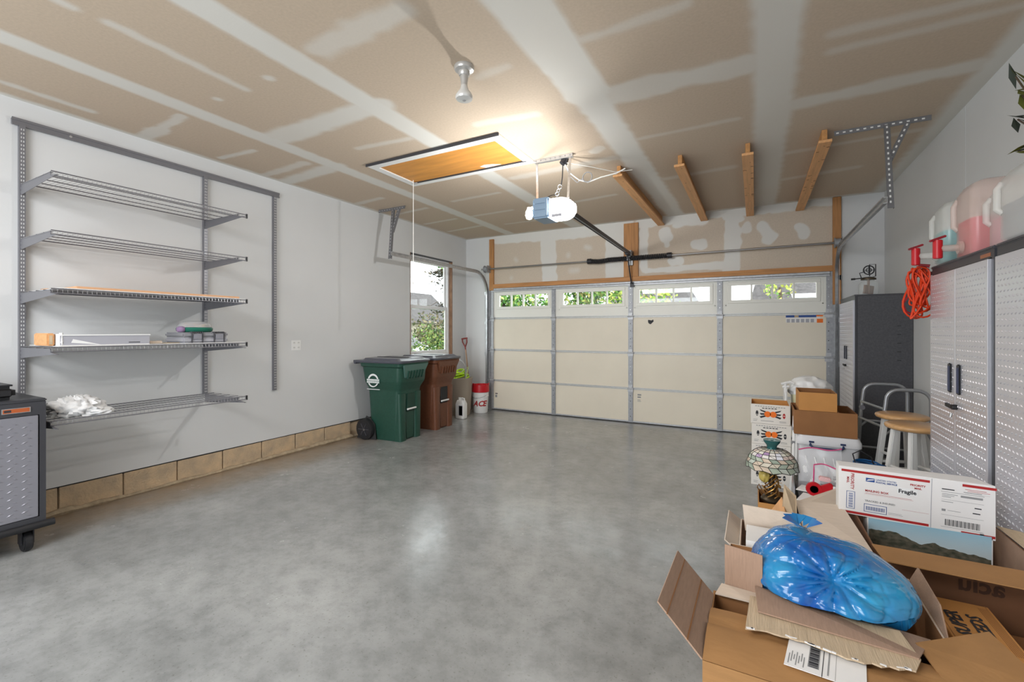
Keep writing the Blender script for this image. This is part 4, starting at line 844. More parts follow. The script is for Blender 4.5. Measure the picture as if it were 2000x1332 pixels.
# detergent jugs with taps
def dispenser(label, y0_, y1_, body, liq, h=.36, fill=.45, x0=.93, tap=True, capc='redp'):
    z0 = 1.7645; t = thing('dispenser_jug', label, 'jug', (1.1, (y0_+y1_)/2, z0), group='laundry jugs on top of the lockers'); x1 = 1.30
    MB().loft([rrect(x0+.012, x1, y0_+.012, y1_-.012, .03, z0, 5), rrect(x0, x1+.01, y0_, y1_, .035, z0+.015, 5), rrect(x0, x1+.01, y0_, y1_, .035, z0+h*.86, 5), rrect(x0+.02, x1, y0_+.02, y1_-.02, .035, z0+h*.96, 5), rrect(x0+.05, x1-.03, y0_+.04, y1_-.04, .03, z0+h, 5)]).build('body', body, t, smooth=45)
    g = .006
    MB().loft([rrect(x0+g+.01, x1-g, y0_+g+.01, y1_-g-.01, .028, z0+.008, 5), rrect(x0+g, x1-g, y0_+g, y1_-g, .03, z0+.02, 5), rrect(x0+g, x1-g, y0_+g, y1_-g, .03, z0+h*fill, 5)]).build('liquid', liq, t, smooth=45)
    ym = (y0_+y1_)/2
    MB().tube([(x0+.006, y1_-.035, z0+h*.40), (x0-.010, y1_-.026, z0+h*.46), (x0-.010, y1_-.026, z0+h*.74), (x0+.006, y1_-.03, z0+h*.82)], .013, 8).build('grip', body, t, smooth=50)
    if tap:
        MB().cyl((x0-.002, ym, z0+.055), (x0-.085, ym, z0+.055), .017, 12).cyl((x0-.002, ym, z0+.055), (x0-.018, ym, z0+.055), .032, 14).build('spout', body, t, smooth=40)
        tp = MB().cyl((x0-.095, ym, z0+.005), (x0-.095, ym, z0+.10), .020, 14).build('tap', M[capc], t, smooth=40, bevel=.003)
        MB().obox((x0-.095, ym, z0+.108), (.07, .022, .012), (0, -.35, .2)).build('lever', M['cordd'], tp, bevel=.003)
    return t
dispenser('tall clear laundry jug with teal liquid and red tap, nearest the locker edge', 3.25, 3.425, M['jug'], M['teal'], .345, .52, .90)
dispenser('tallest pink tinted laundry jug with crimson liquid and red tap', 2.975, 3.19, M['jugp'], M['pink'], .375, .50, .925)
dispenser('short clear jug with pale pink liquid between the crimson and grey jugs', 2.72, 2.89, M['jug'], mat('pale_pink_liquid', (.75, .30, .36), .25), .29, .48, .95, tap=False)
dispenser('wide clear jug with grey liquid at the right photo edge on the lockers', 2.30, 2.64, M['jug'], M['greyl'], .30, .5, .90, tap=False)
# artificial plant
t = thing('leafy_plant', 'dark green pointed leaves with a red bloom at the upper right photo edge', 'plant', (1.22, 2.80, 1.7645))
MB().lathe([(.045, 0), (.05, .01), (.04, .18), (.03, .26), (.035, .30)], (1.22, 2.93, 1.7645), 18).build('vase', M['whitem'], t, smooth=40)
rs = random.Random(31); s_ = MB(); lf = MB()
base = V((1.22, 2.93, 2.04))
for tip in ((1.17, 3.26, 2.50), (1.16, 3.18, 2.60), (1.22, 3.22, 2.36), (1.12, 3.12, 2.28), (1.2, 2.75, 2.5), (1.25, 2.6, 2.3), (1.05, 2.95, 2.62), (1.2, 3.0, 2.7)):
    tip = V(tip); mid = (base+tip)/2+V((0, 0, .08)); s_.tube([base, mid, tip*.8+mid*.2], .004, 5)
    dirn = (tip-mid).normalized()
    for k in range(4):
        d = (dirn+V((rs.uniform(-.35, .35), rs.uniform(-.35, .35), rs.uniform(-.5, .2)))).normalized(); u = d.cross(V((0, 0, 1))).normalized(); p = tip-d*.10*(1+.2*k); L_ = .13
        lf.add([p, p+d*L_*.5+u*.016, p+d*L_, p+d*L_*.5-u*.016, p+d*L_*.5+V((0, 0, .008))], [(0, 1, 4), (1, 2, 4), (2, 3, 4), (3, 0, 4)], rs.choice([(.10, .11, .015), (.16, .15, .015), (.03, .04, .03)]))
s_.build('stem', M['bark'], t, smooth=60); tag(lf.build('leaf', M['leaf'], t), kind='stuff')
for p in ((1.215, 3.10, 2.33), (1.25, 2.98, 2.42)): blob('bloom', M['redp'], t, p, .03, .03, .025, 3, 14, 8, .3, 5, False)

# extension cord hanging from the locker corner
t = thing('extension_cord', 'bundled orange extension cord hanging at the corner of the tread plate locker', 'cord', (.88, 3.47, 1.7))
rs = random.Random(9)
for k in range(12):
    cx_ = .862+rs.uniform(-.03, .03); w_ = rs.uniform(.02, .05); z0_ = 1.775-rs.uniform(0, .03); z1_ = 1.50+rs.uniform(-.04, .06); yy = 3.462+k*.004
    pts = []
    for j in range(24):
        a = 2*math.pi*j/24; tt = (math.sin(a)+1)/2; pts.append((cx_+w_*math.cos(a)*(1-.4*tt)+.025*math.sin(2*a+k), yy+.008*math.sin(a*2+k), z1_+(z0_-z1_)*tt))
    MB().tube(pts, .0055, 6, closed=True).build('loop', M['cord'], t, smooth=60)
MB().tube([(.88, 3.48, 1.60), (.82, 3.50, 1.62), (.785, 3.5, 1.56), (.80, 3.5, 1.51), (.86, 3.48, 1.48)], .006, 6).build('loose_loop', M['cordd'], t, smooth=60)
MB().tube([(.90, 3.47, 1.775), (.86, 3.48, 1.785), (.845, 3.48, 1.74)], .010, 8).build('plug_lead', M['cordd'], t, smooth=60)
MB().box(.9, .92, 3.431, 3.46, 1.72, 1.74).build('hook', M['dark'], t)

# ------------------------------------------------------------------ walker
t = thing('walker', 'grey aluminium folding walker standing against the far dark locker', 'walker', (1.07, 5.05, 0))
def uframe(y, x0, x1, h, spread, yb):
    b_ = MB(); r = .09
    pts = [(x0-spread, y-.10, .01), (x0-.02, y-.015, h*.72), (x0, y, h-r)]+arc((x0+r, y, h-r), r, 180, 90, 5, 'xz')[1:]+arc((x1-r, y, h-r), r, 90, 0, 5, 'xz')+[(x1, y, h*.72), (x1+.01, y-.10, .01)]
    b_.tube(pts, .0145, 10); o = b_.build('side_frame', M['alu'], t, smooth=50)
    MB().tube([(x0-.03, y-.02, h*.55), (x0+.03, y-.02, h*.62), (x1-.03, y-.02, h*.62), (x1+.0, y-.02, h*.55)], .010, 8).tube([(x0-.04, y-.05, h*.35), (x1, y-.05, h*.35)], .010, 8).build('crossbar', M['alu'], t, smooth=50)
    for x, s2 in ((x0-spread, 1), (x1+.01, 1)): MB().cyl((x, y-.10, 0), (x, y-.10, .03), .02, 12).build('rubber_tip', M['white'], t)
    MB().cyl((x0-.012, y, h*.75), (x0-.012, y-.03, h*.75), .022, 10).build('joint', M['platel'], t)
uframe(4.86, .98, 1.27, .90, .08, 0); uframe(5.30, .90, 1.22, .90, .07, 0)
MB().cyl((.965, 4.86, .73), (.885, 5.30, .73), .011, 10).cyl((.95, 4.86, .58), (.87, 5.30, .58), .011, 10).build('front_brace', M['alu'], t, smooth=50)

# ------------------------------------------------------------------ stools
def stool(label, x, y, rz):
    t = thing('wooden_stool', label, 'stool', (x, y, 0), rz, 'round wooden stools beside the locker'); K = dict(world=False)
    MB().lathe([(0, .695), (.135, .697), (.16, .706), (.168, .720), (.164, .732), (.145, .74), (0, .741)], (0, 0, 0), 36).build('seat', M['stools'], t, smooth=50, **K)
    lg = []
    for k in range(4):
        a = math.pi/4+k*math.pi/2; p = V((.105*math.cos(a), .105*math.sin(a), .697)); q = V((.185*math.cos(a), .185*math.sin(a), 0)); lg.append((p, q))
        MB().bar(p, q, .038, .038, (math.cos(a+.78), math.sin(a+.78), 0)).build('leg', M['stoolw'], t, bevel=.005, **K)
    for k in range(4):
        for tt in ((.40, .68) if k % 2 else (.52, .80)):
            a, b_ = lg[k], lg[(k+1) % 4]; MB().cyl(a[0].lerp(a[1], tt), b_[0].lerp(b_[1], tt), .011, 10).build('rung', M['stoolw'], t, smooth=40, **K)
    return t
stool('rear white stool with round varnished seat between walker and locker', 1.02, 4.58, .3)
stool('front white stool with round varnished seat, overlapping the rear stool', .99, 4.13, .45)

# ------------------------------------------------------------------ generic open carton
def carton(name, label, x0, x1, y0_, y1_, z0, z1, m, inner=None, cat='box', th=.005, hand=False, group=None):
    t = thing(name, label, cat, ((x0+x1)/2, (y0_+y1_)/2, z0), group=group)
    MB().box(x0, x1, y0_, y1_, z0+.0005, z0+.0005+th).build('base', m, t)
    for a in ((x0, x1, y0_, y0_+th), (x0, x1, y1_-th, y1_), (x0, x0+th, y0_+th, y1_-th), (x1-th, x1, y0_+th, y1_-th)):
        MB().box(*a, z0+.0005+th, z1).build('side_panel', m, t)
    if inner:
        e = .0006
        MB().box(x0+th, x1-th, y1_-th-e, y1_-th, z0+.01, z1).box(x0+th, x0+th+e, y0_+th, y1_-th, z0+.01, z1).box(x1-th-e, x1-th, y0_+th, y1_-th, z0+.01, z1).box(x0+th, x1-th, y0_+th, y0_+th+e, z0+.01, z1).build('inside_lining', inner, t)
    return t
zs_ = [(0, .19), (.1925, .372), (.3745, .556), (.5585, .732)]
lab_ = ['bottom white fruit carton of the stack of four', 'third white fruit carton from the top of the stack, behind the glass lamp', 'second white fruit carton from the top with two printed oranges', 'topmost open white fruit carton with two printed oranges and tan inside']
for i, (z0, z1) in enumerate(zs_):
    dx = (.0, .004, .006, -.002)[i]; x0, x1 = -.03+dx, .275+dx
    t = carton('fruit_carton', lab_[i], x0, x1, 4.64, 4.98, z0, z1, M['citrus'], M['cardo'] if i == 3 else None, group='fruit cartons in a stack')
    if i < 3: MB().box(x0+.004, x1-.004, 4.645, 4.975, z1-.004, z1+.001).build('lid_panel', M['citrus'], t)
    s = Sheet((x0, 4.6395, z0), (1, 0, 0), (0, 0, 1)); h = z1-z0; cx_ = .155; cy_ = h*.50
    for k in (-1, 1):
        s.ell(cx_+k*.022, cy_, .026, .027, 'orange')
        for q in (.035, .0, -.03): s.poly([(cx_+k*.035, cy_+q*.5+.008), (cx_+k*.085, cy_+q+.006), (cx_+k*.075, cy_+q-.008), (cx_+k*.035, cy_+q*.5-.008)], 'ink', .0004)
        s.ell(cx_+k*.105, cy_+.005-.012*(k+1)*.5, .011, .024, 'red' if (i == 3 and k == 1) else 'ink').rect(cx_+k*.105-.008, cx_+k*.105+.008, cy_-.009, cy_-.004, 'citrus', .001)
    for k in range(12): s.rect(.035+k*.02, .049+k*.02, h-.020-k*.0004, h-.014-k*.0004, 'inkg')
    for k in range(5): s.rect(.09+k*.024, .108+k*.024, h-.038, h-.031, 'ink')
    s.rect(.02, .055, .035, .038, 'inkg').rect(.02, .05, .022, .026, 'inkg').rect(.08, .18, .024, .028, 'inkg').rect(.225, .275, .028, .031, 'inkg').rect(.225, .275, .018, .021, 'inkg')
    s.done(t)
# white tube between
t = thing('white_crutch', 'white tubular metal crutch leaning between the fruit cartons and the clear bin', 'crutch', (.33, 4.5, 0))
MB().tube([(.262, 4.40, .0), (.285, 4.44, .35), (.30, 4.56, .66)], .013, 10).tube([(.30, 4.40, .20), (.312, 4.46, .55), (.31, 4.57, .66)], .009, 8).build('tube', M['white'], t, smooth=50)
for z, x, y in ((.45, .292, 4.48), (.56, .297, 4.52)): MB().obox((x, y, z), (.045, .03, .03), (0, 0, 0)).build('clamp', M['galv'], t, bevel=.004)
# clear bin with handle
t = thing('plastic_tote', 'frosted white plastic tote with dark blue handle under the brown cartons', 'tote', (.53, 4.6, 0))
M['frost'] = mat('frosted_plastic', (.78, .78, .80), .35, sss=.1)
MB().loft([rrect(.345, .70, 4.44, 4.84, .04, 0.001, 5), rrect(.32, .73, 4.41, 4.88, .04, .46, 5)]).build('body', M['frost'], t, smooth=35)
MB().loft([rrect(.305, .745, 4.39, 4.90, .045, .461, 5), rrect(.305, .745, 4.39, 4.90, .045, .50, 5), rrect(.32, .73, 4.41, 4.88, .04, .535, 5)]).build('lid', M['frost'], t, smooth=35, bevel=.003)
MB().tube([(.40, 4.41, .49), (.40, 4.385, .46), (.42, 4.375, .445), (.60, 4.375, .445), (.62, 4.385, .46), (.62, 4.41, .49)], .009, 8).box(.39, .425, 4.385, 4.40, .482, .496).box(.60, .635, 4.385, 4.40, .482, .496).build('handle', M['blueh'], t, smooth=40)
t = carton('cardboard_box', 'wide open brown carton sitting on the white tote', .29, .715, 4.42, 4.86, .537, .735, M['cardd'], M['cardd'])
t = carton('cardboard_box', 'small orange-brown open carton stacked inside the wide brown one', .325, .585, 4.435, 4.78, .7355, .885, M['cardo'], M['cardd'])
MB().box(.32, .60, 4.43, 4.855, .543, .7350).build('packed_filler', M['cardd'], t)
# bucket with white plastic bag behind
t = thing('yellow_pail', 'pale yellow plastic container under a white bag, behind the brown cartons', 'container', (.45, 5.25, 0))
MB().loft([rrect(.36, .62, 5.1, 5.4, .05, .001, 5), rrect(.32, .66, 5.06, 5.44, .05, .78, 5)]).build('body', mat('pale_yellow', (.72, .68, .45), .4), t, smooth=35)
t = thing('plastic_bag', 'bunched translucent white plastic bag topping the yellow container', 'bag', (.47, 5.25, .78))
blob('bag_film', mat('white_film', (.86, .86, .86), .35, sss=.1, bump=.3, bscale=18), t, (.47, 5.22, .775), .18, .2, .12, 12, 64, 34, .14, 3)
t = thing('plastic_frame', 'white plastic frame edge poking out beside the white bag', 'frame', (.27, 5.2, 0))  # a white plastic frame with a handle
MB().box(.255, .275, 5.05, 5.35, .0, .86).build('panel', M['white'], t, bevel=.006)
MB().tube([(.225, 5.06, .88), (.30, 5.06, .905), (.33, 5.06, .89)], .013, 8).tube([(.235, 5.06, .85), (.29, 5.06, .86)], .011, 8).cyl((.26, 5.06, .80), (.26, 5.06, .9), .012, 8).build('handle', M['white'], t, smooth=40)

# ------------------------------------------------------------------ stained glass lamp in its carton
t = carton('lamp_carton', 'low brown carton on the floor holding the stained glass lamp', .02, .20, 3.50, 3.80, 0, .225, M['cardo'], M['cardd'])
t = thing('glass_table_lamp', 'stained glass dome table lamp with brass vine base standing in a low carton', 'lamp', (.11, 3.62, .02))
lx, ly = .105, 3.62
def prof(u): return (.034+.128*math.sin(u*1.50)**.9, .575-.135*(1-math.cos(u*1.50))*1.0)   # radius, height
rs = random.Random(17); sb = MB(); ld = MB(); nr, nc = 7, 18; rowsP = []
for j in range(nr+1):
    r_, z_ = prof(j/nr); rowsP.append([(lx+r_*math.cos(2*math.pi*(k+.5*(j % 2)*(j > 4))/nc), ly+r_*math.sin(2*math.pi*(k+.5*(j % 2)*(j > 4))/nc), z_-(.012*(k % 2) if j == nr else 0)) for k in range(nc)])
for j in range(nr):
    for k in range(nc):
        q = [rowsP[j][k], rowsP[j][(k+1) % nc], rowsP[j+1][(k+1) % nc], rowsP[j+1][k]]
        col = rs.choice([(.82, .74, .62), (.76, .74, .60), (.84, .68, .60), (.80, .78, .68), (.80, .76, .72)]) if j < 4 else rs.choice([(.42, .48, .38), (.62, .56, .44), (.34, .40, .32), (.66, .54, .42), (.52, .56, .48)])
        if (k+j) % 7 == 0 and j in (2, 3): col = (.45, .30, .50)
        if k % 6 == 2 and j in (2, 3): col = (.80, .80, .86)
        sb.add(q, [(0, 1, 2, 3)], col)
        ld.tube([q[0], q[3]], .0021, 4).tube([q[3], q[2]], .0021, 4)
        if j in (3, 5) and k % 2: ld.tube([q[0], q[2]], .0014, 4)
shd = sb.build('glass_shade', M['shade'], t); ld.build('lead_lines', M['lead'], shd)
MB().lathe([(.034, .570), (.030, .585), (.034, .60), (.050, .62), (.054, .635), (.046, .637), (0, .625)], (lx, ly, 0), 24).build('shade_cap', mat('teal_cap', (.03, .13, .13), .2, .3), t, smooth=50)
MB().lathe([(0, .225), (.07, .226), (.06, .24), (.022, .26), (.016, .33), (.02, .38), (.014, .44), (.012, .56), (0, .57)], (lx, ly, 0), 18).build('column', M['bronze'], t, smooth=50)
for s_ in range(7):
    a0 = s_*.9; pts = [(lx+(.05-.02*k/9+.008*math.sin(k*1.7+s_))*math.cos(a0+k*.55), ly+(.05-.02*k/9)*math.sin(a0+k*.55), .225+k*.019) for k in range(10)]
    MB().tube(pts, .0045, 6).build('vine', M['brass'], t, smooth=50)
rs = random.Random(4); lf = MB()
for k in range(16): a = rs.uniform(0, 6.28); lf.obox((lx+.05*math.cos(a), ly+.05*math.sin(a), .25+rs.uniform(0, .14)), (.026, .014, .002), (rs.uniform(-1, 1), rs.uniform(-1, 1), a))
lf.build('brass_leaf', M['brass'], t)
blob('glass_bloom', mat('amber_glass', (.62, .47, .12), .25), t, (lx-.045, ly-.02, .385), .034, .034, .045, 5, 20, 12, .2, 4, False)
MB().tube([(lx-.06, ly, .24), (lx-.09, ly-.03, .30), (lx-.08, ly-.05, .33), (lx-.05, ly-.05, .27)], .003, 6).build('lead_wire', M['brass'], t)
MB().lathe([(.0001, .226), (.07, .2262), (.07, .215), (0, .214)], (lx, ly, 0), 18).build('base_disc', M['bronze'], t)
MB().lathe([(.08, .012), (.075, .06), (.03, .12), (.02, .215)], (lx, ly, 0), 18).build('foot', M['bronze'], t, smooth=40)

# ------------------------------------------------------------------ jumble of small items in a dark crate
t = carton('open_crate', 'dark open crate of household odds and ends behind the mailing box', .25, .72, 3.20, 3.75, 0, .34, M['charl'])
t = thing('zip_bag', 'larger clear zip bag with pink zipper standing in front of the white tote', 'bag', (.38, 3.65, .3))
def sheetbag(t, x0, x1, y, z0, z1, zipm, bulge=.02, tilt=0):
    nx, nz_ = 14, 10; rings = []; rs_ = random.Random(int(x0*100))
    b_ = MB(); vs = []
    for j in range(nz_+1):
        for i in range(nx+1):
            u, v_ = i/nx, j/nz_; vs.append((x0+(x1-x0)*u, y-bulge*math.sin(u*math.pi)*math.sin(v_*math.pi)+.008*math.sin(9*u+5*v_), z0+(z1-z0)*v_+tilt*u+.008*math.sin(u*6)))
    b_.add(vs, [(j*(nx+1)+i, j*(nx+1)+i+1, (j+1)*(nx+1)+i+1, (j+1)*(nx+1)+i) for j in range(nz_) for i in range(nx)])
    b_.build('bag_film', M['bag'], t, smooth=60)
    MB().tube([(a[0], a[1]-.002, a[2]) for a in vs[-(nx+1):]], .004, 6).build('zipper', zipm, t)
    return vs
sheetbag(t, .26, .50, 3.60, .33, .595, M['pinkz'], .03, .03)
for k in range(4): MB().tube([(.30+k*.05, 3.585, .56), (.31+k*.05, 3.58, .51), (.33+k*.045, 3.58, .47), (.31+k*.05, 3.585, .43)], .004, 6).build('wire', M['white'], t, smooth=50)
MB().obox((.36, 3.59, .42), (.06, .03, .10), (0, .2, 0)).obox((.30, 3.59, .47), (.03, .03, .05), (0, -.2, 0)).build('white_plug', M['white'], t, bevel=.006)
t = thing('zip_bag', 'smaller zip bag with deep pink edging holding a barcoded packet', 'bag', (.5, 3.4, .35))
vs = sheetbag(t, .33, .50, 3.40, .375, .50, M['pinkz'], .02, -.01)
MB().tube([(.33, 3.398, .50), (.325, 3.395, .38)], .004, 6).build('zipper_side', M['pinkz'], t)
MB().box(.42, .52, 3.39, 3.43, .40, .475).build('packet', M['white'], t, bevel=.006)
s = Sheet((.47, 3.3895, .415), (1, 0, 0), (0, 0, 1))
for k in range(7): s.rect(k*.006, k*.006+.003, 0, .045, 'ink')
s.rect(-.045, -.01, .02, .026, 'inkg').rect(-.045, -.015, .005, .011, 'inkg'); s.done(t)
t = thing('tape_dispenser', 'bright red plastic tape dispenser lying in the dark crate', 'dispenser', (.33, 3.3, .35))
tb = MB().lathe([(.022, -.012), (.040, -.012), (.043, 0), (.040, .012), (.022, .012), (.022, -.012)], (0, 0, 0), 22); tb.v = [(.315+a[0], 3.26+a[2], .385+a[1]) for a in tb.v]; tb.build('reel', M['redp'], t, smooth=40)
MB().prism([(.33, 3.25, .40), (.40, 3.25, .435), (.415, 3.25, .41), (.385, 3.25, .37), (.35, 3.25, .36)], (0, .025, 0)).build('body', M['redp'], t, bevel=.005)
MB().tube([(.325, 3.262, .35), (.345, 3.262, .315), (.36, 3.262, .325)], .008, 6).build('handle', M['redp'], t)
MB().obox((.37, 3.27, .45), (.06, .04, .025), (0, .1, 0)).build('cutter_guard', mat('pale_pink', (.8, .5, .5), .5), t, bevel=.005)
t = thing('white_bottle', 'upright white bottle with blue label standing in the dark crate', 'bottle', (.42, 3.3, .3))
MB().lathe([(.018, .30), (.02, .305), (.02, .39), (.008, .40), (.008, .42), (0, .42)], (.415, 3.24, 0), 16).build('body', M['white'], t, smooth=40)
MB().lathe([(.0205, .33), (.0205, .37)], (.415, 3.24, 0), 16).build('label_band', M['blueh'], t, smooth=40)
t = thing('white_tray', 'white rounded plastic dishes stacked at right in the dark crate', 'dish', (.5, 3.35, .33))
for k in range(3): MB().loft([rrect(.44, .56, 3.22, 3.36, .04, .365+k*.022, 5), rrect(.43, .57, 3.21, 3.37, .045, .383+k*.022, 5)]).build('dish', M['white'], t, smooth=35)
t = thing('book_pile', 'loose papers and dark booklets lying in the dark crate', 'papers', (.4, 3.3, .28))
rs = random.Random(6)
for k in range(9): MB().obox((.33+rs.uniform(-.04, .16), 3.33+rs.uniform(-.08, .12), .288+k*.006), (rs.uniform(.08, .16), rs.uniform(.1, .2), .004), (rs.uniform(-.1, .1), rs.uniform(-.1, .1), rs.uniform(-.6, .6))).build('sheet', [M['cardw'], M['charl'], M['inkg'], M['cardw']][k % 4], t)
MB().box(.256, .714, 3.206, 3.744, .01, .284).build('pile_base', M['charl'], t)
t = thing('white_crate_panel', 'upright grey-white plastic sheet beside the lamp carton', 'panel', (.23, 3.5, .1))
MB().prism([(.215, 3.45, 0), (.225, 3.78, 0), (.235, 3.78, .40), (.225, 3.45, .38)], (.005, 0, 0)).build('sheet', M['greyl'], t)
t = thing('coiled_cord', 'coiled blue cord lying above the white mailing box beside the walker', 'cord', (.68, 3.9, .4))  # a coil of blue cord on a dark base
MB().box(.60, .80, 3.85, 4.05, .001, .43).build('bundle_base', M['charl'], t)
for k in range(5): MB().tube([(.70+.08*math.cos(a)+.01*math.sin(3*a+k), 3.93+.06*math.sin(a), .438+k*.009+.008*math.sin(2*a+k)) for a in [2*math.pi*j/18 for j in range(18)]], .006, 6, closed=True).build('loop', M['bluec'], t, smooth=60)
MB().tube([(.62, 3.9, .46), (.60, 3.88, .54), (.64, 3.87, .57), (.70, 3.87, .53), (.72, 3.87, .46)], .004, 6).build('black_loop', M['dark'], t, smooth=60)

for n_ in ('tape_dispenser', 'white_bottle', 'white_tray', 'book_pile', 'zip_bag.001'): bpy.data.objects[n_].location.z += .055
# ------------------------------------------------------------------ foreground cartons
def flap(par, pts, m, name='flap', t_=.004): return MB().panel(pts, t_).build(name, m, par)
A = carton('cardboard_box', 'large brown carton with shipping label in the near right foreground', -.112, .40, 1.18, 1.515, 0, .598, M['card'], M['cardd'])
flap(A, [(-.109, 1.487, .6), (-.112, 1.182, .6), (-.220, 1.200, .70), (-.215, 1.507, .70)], M['cardi'])
fl_ = MB().panel([(-.148, 1.185, .6353), (-.145, 1.49, .6353), (-.1425, 1.49, .6333), (-.1455, 1.185, .6333)], .001).panel([(-.197, 1.19, .6806), (-.194, 1.50, .6806), (-.192, 1.50, .679), (-.195, 1.19, .679)], .001); fl_.build('crease', M['cardd'], A)
# front flap folded in over the top, gently bowed
b_ = MB(); nx, ny = 24, 12; vs = []
rs = random.Random(2)
for j in range(ny+1):
    for i in range(nx+1):
        u, v_ = i/nx, j/ny; y = 1.18+.235*v_; x = -.112+.512*u
        z = .600+.012*math.sin(v_*math.pi)+(.010 if v_ > .62 else 0)*math.sin(u*9)*.3-.010*math.exp(-((v_-.66)/.05)**2)
        vs.append((x, y, z))
n0 = len(vs); vs += [(a[0], a[1], a[2]-.004) for a in vs]
q_ = [(j*(nx+1)+i, j*(nx+1)+i+1, (j+1)*(nx+1)+i+1, (j+1)*(nx+1)+i) for j in range(ny) for i in range(nx)]
b_.add(vs, q_+[tuple(k+n0 for k in reversed(f)) for f in q_]); b_.build('top_flap', M['card'], A, smooth=60)
o_ = V((.060, 1.235, .613)); s = Sheet(o_, (.165, -.012, .0), (.02, .125, 0)); s.n = V((0, 0, 1))
s.rect(0, .155, 0, .13, 'cardw', .0015)
s.rect(.004, .151, .113, .128, 'greyl', .002).rect(.045, .067, .02, .105, 'inkg', .002).rect(.073, .0745, .0, .11, 'ink', .002).rect(.098, .0985, 0, .11, 'inkg', .002)
for k in range(14): s.rect(.047, .065, .022+k*.006, .022+k*.006+.002+.0015*(k % 3), 'ink', .0026)
for k in range(7): s.rect(.006+k*.005, .008+k*.005, .01+.01*(k % 3), .05+.012*(k % 2), 'inkg', .002)
s.rect(.083, .086, .01, .1, 'inkg', .002); s.done(A, 'label')
# torn pale flap with ragged front edge
rs = random.Random(12); pts = [(-.012, 1.492, .618), (-.022, 1.318, .620)]
for k in range(1, 22):
    u = k/21; pts.append((-.022+.345*u, 1.318+.012*u+rs.uniform(-.005, .005)+(.012*math.sin(u*7)), .6205))
pts += [(.345, 1.39, .620), (.33, 1.50, .618)]
tf = MB().prism([V(p) for p in pts], (0, 0, .004)).build('torn_flap', M['cardt'], A)
rg = MB()
for k in range(16): u = rs.random(); rg.obox((-.022+.345*u, 1.320+.012*u+.012*math.sin(u*7), .6245), (rs.uniform(.006, .02), rs.uniform(.003, .006), .002), (0, 0, rs.uniform(-.3, .3)))
rg.build('torn_paper', M['cardw'], tf)
# box B: holds the blue bag
B = carton('cardboard_box', 'carton directly under the blue plastic bag, its brown side flap upright', -.085, .44, 1.545, 1.90, 0, .590, M['cardc'], M['cardd'])
flap(B, [(-.083, 1.566, .592), (-.084, 1.572, .722), (.02, 1.545, .722), (.02, 1.538, .592)], M['cardi'])
flap(B, [(-.092, 1.560, .603), (-.105, 1.490, .604), (-.012, 1.486, .607), (.019, 1.541, .607)], M['cardc'])
flap(B, [(.0, 1.536, .632), (.008, 1.405, .630), (.340, 1.385, .628), (.40, 1.536, .600)], M['cardi'])
flap(B, [(.440, 1.56, .592), (.440, 1.89, .592), (.455, 1.87, .645), (.450, 1.66, .640)], M['cardi'])
# box D behind with white interior carton
D = carton('cardboard_box', 'pale carton behind the blue bag, flaps folded open towards the floor', -.055, .345, 1.915, 2.26, 0, .555, M['cardc'], M['cardi'])
flap(D, [(-.056, 1.92, .556), (-.056, 2.25, .556), (-.100, 2.22, .60), (-.100, 1.90, .60)], M['cardc'])
flap(D, [(-.045, 2.123, .668), (.150, 2.112, .668), (.180, 2.14, .556), (-.035, 2.14, .556)], M['cardc'])
flap(D, [(.165, 2.455, .615), (.345, 2.475, .615), (.375, 2.04, .60), (.176, 2.135, .585)], M['cardc'])
flap(D, [(.19, 2.62, .56), (.42, 2.98, .56), (.40, 2.50, .60), (.20, 2.47, .60)], M['cardc'])
flap(D, [(.105, 2.28, .60), (.120, 2.42, .69), (.165, 2.40, .65), (.155, 2.20, .60)], M['cardt'])
flap(D, [(.05, 2.30, .58), (.11, 2.42, .63), (.115, 2.26, .62)], M['woodl'])
t = thing('white_carton', 'small white paper carton tucked beside the blue bag inside the pale box', 'box', (.0, 2.02, .3))
MB().box(-.030, .12, 1.93, 2.09, .45, .60).build('carton', M['cardw'], t, bevel=.002, seg=1)
s = Sheet((.055, 1.9295, .56), (1, 0, 0), (0, 0, 1)); s.rect(0, .02, 0, .02, 'inkg'); s.done(t)
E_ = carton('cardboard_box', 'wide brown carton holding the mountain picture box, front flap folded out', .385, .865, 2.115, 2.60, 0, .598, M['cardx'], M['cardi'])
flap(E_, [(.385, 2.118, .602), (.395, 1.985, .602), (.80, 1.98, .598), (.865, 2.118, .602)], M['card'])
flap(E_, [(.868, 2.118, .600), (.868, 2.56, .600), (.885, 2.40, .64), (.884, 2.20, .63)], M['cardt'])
text('aciu', .075, M['boxink'], (.74, 2.1145, .50), (-1, 0, 0), (0, 0, 1), E_, 'box_print', bold=.002)
# mountain picture box
pb = thing('picture_box', 'box printed with mountains and pale blue sky beneath the mailing box', 'box', (.62, 2.45, .3))
px0, px1, pz0, pz1 = .425, .815, .30, .595; py = 2.425
MB().box(px0, px1, py, py+.085, pz0, pz1).build('carton', M['cardw'], pb, bevel=.001, seg=1)
g = MB(); n = 14
for k in range(n):
    z0 = .49+(.595-.49)*k/n; z1 = .49+(.595-.49)*(k+1)/n; f = k/n; g.prism([(px0+.004, py-.0004, z0), (px1-.004, py-.0004, z0), (px1-.004, py-.0004, z1), (px0+.004, py-.0004, z1)], (0, -.0004, 0), (.62-.34*f, .70-.20*f, .72-.10*f))
g.build('sky_print', M['attr'], pb)
top = lambda u: .545-.034*u+.014*math.exp(-((u-.22)/.16)**2)-.012*math.exp(-((u-.42)/.09)**2)+.008*math.exp(-((u-.55)/.07)**2)-.004*u*u+.002*math.sin(37*u)+.0015*math.sin(81*u)
g = MB(); n = 46
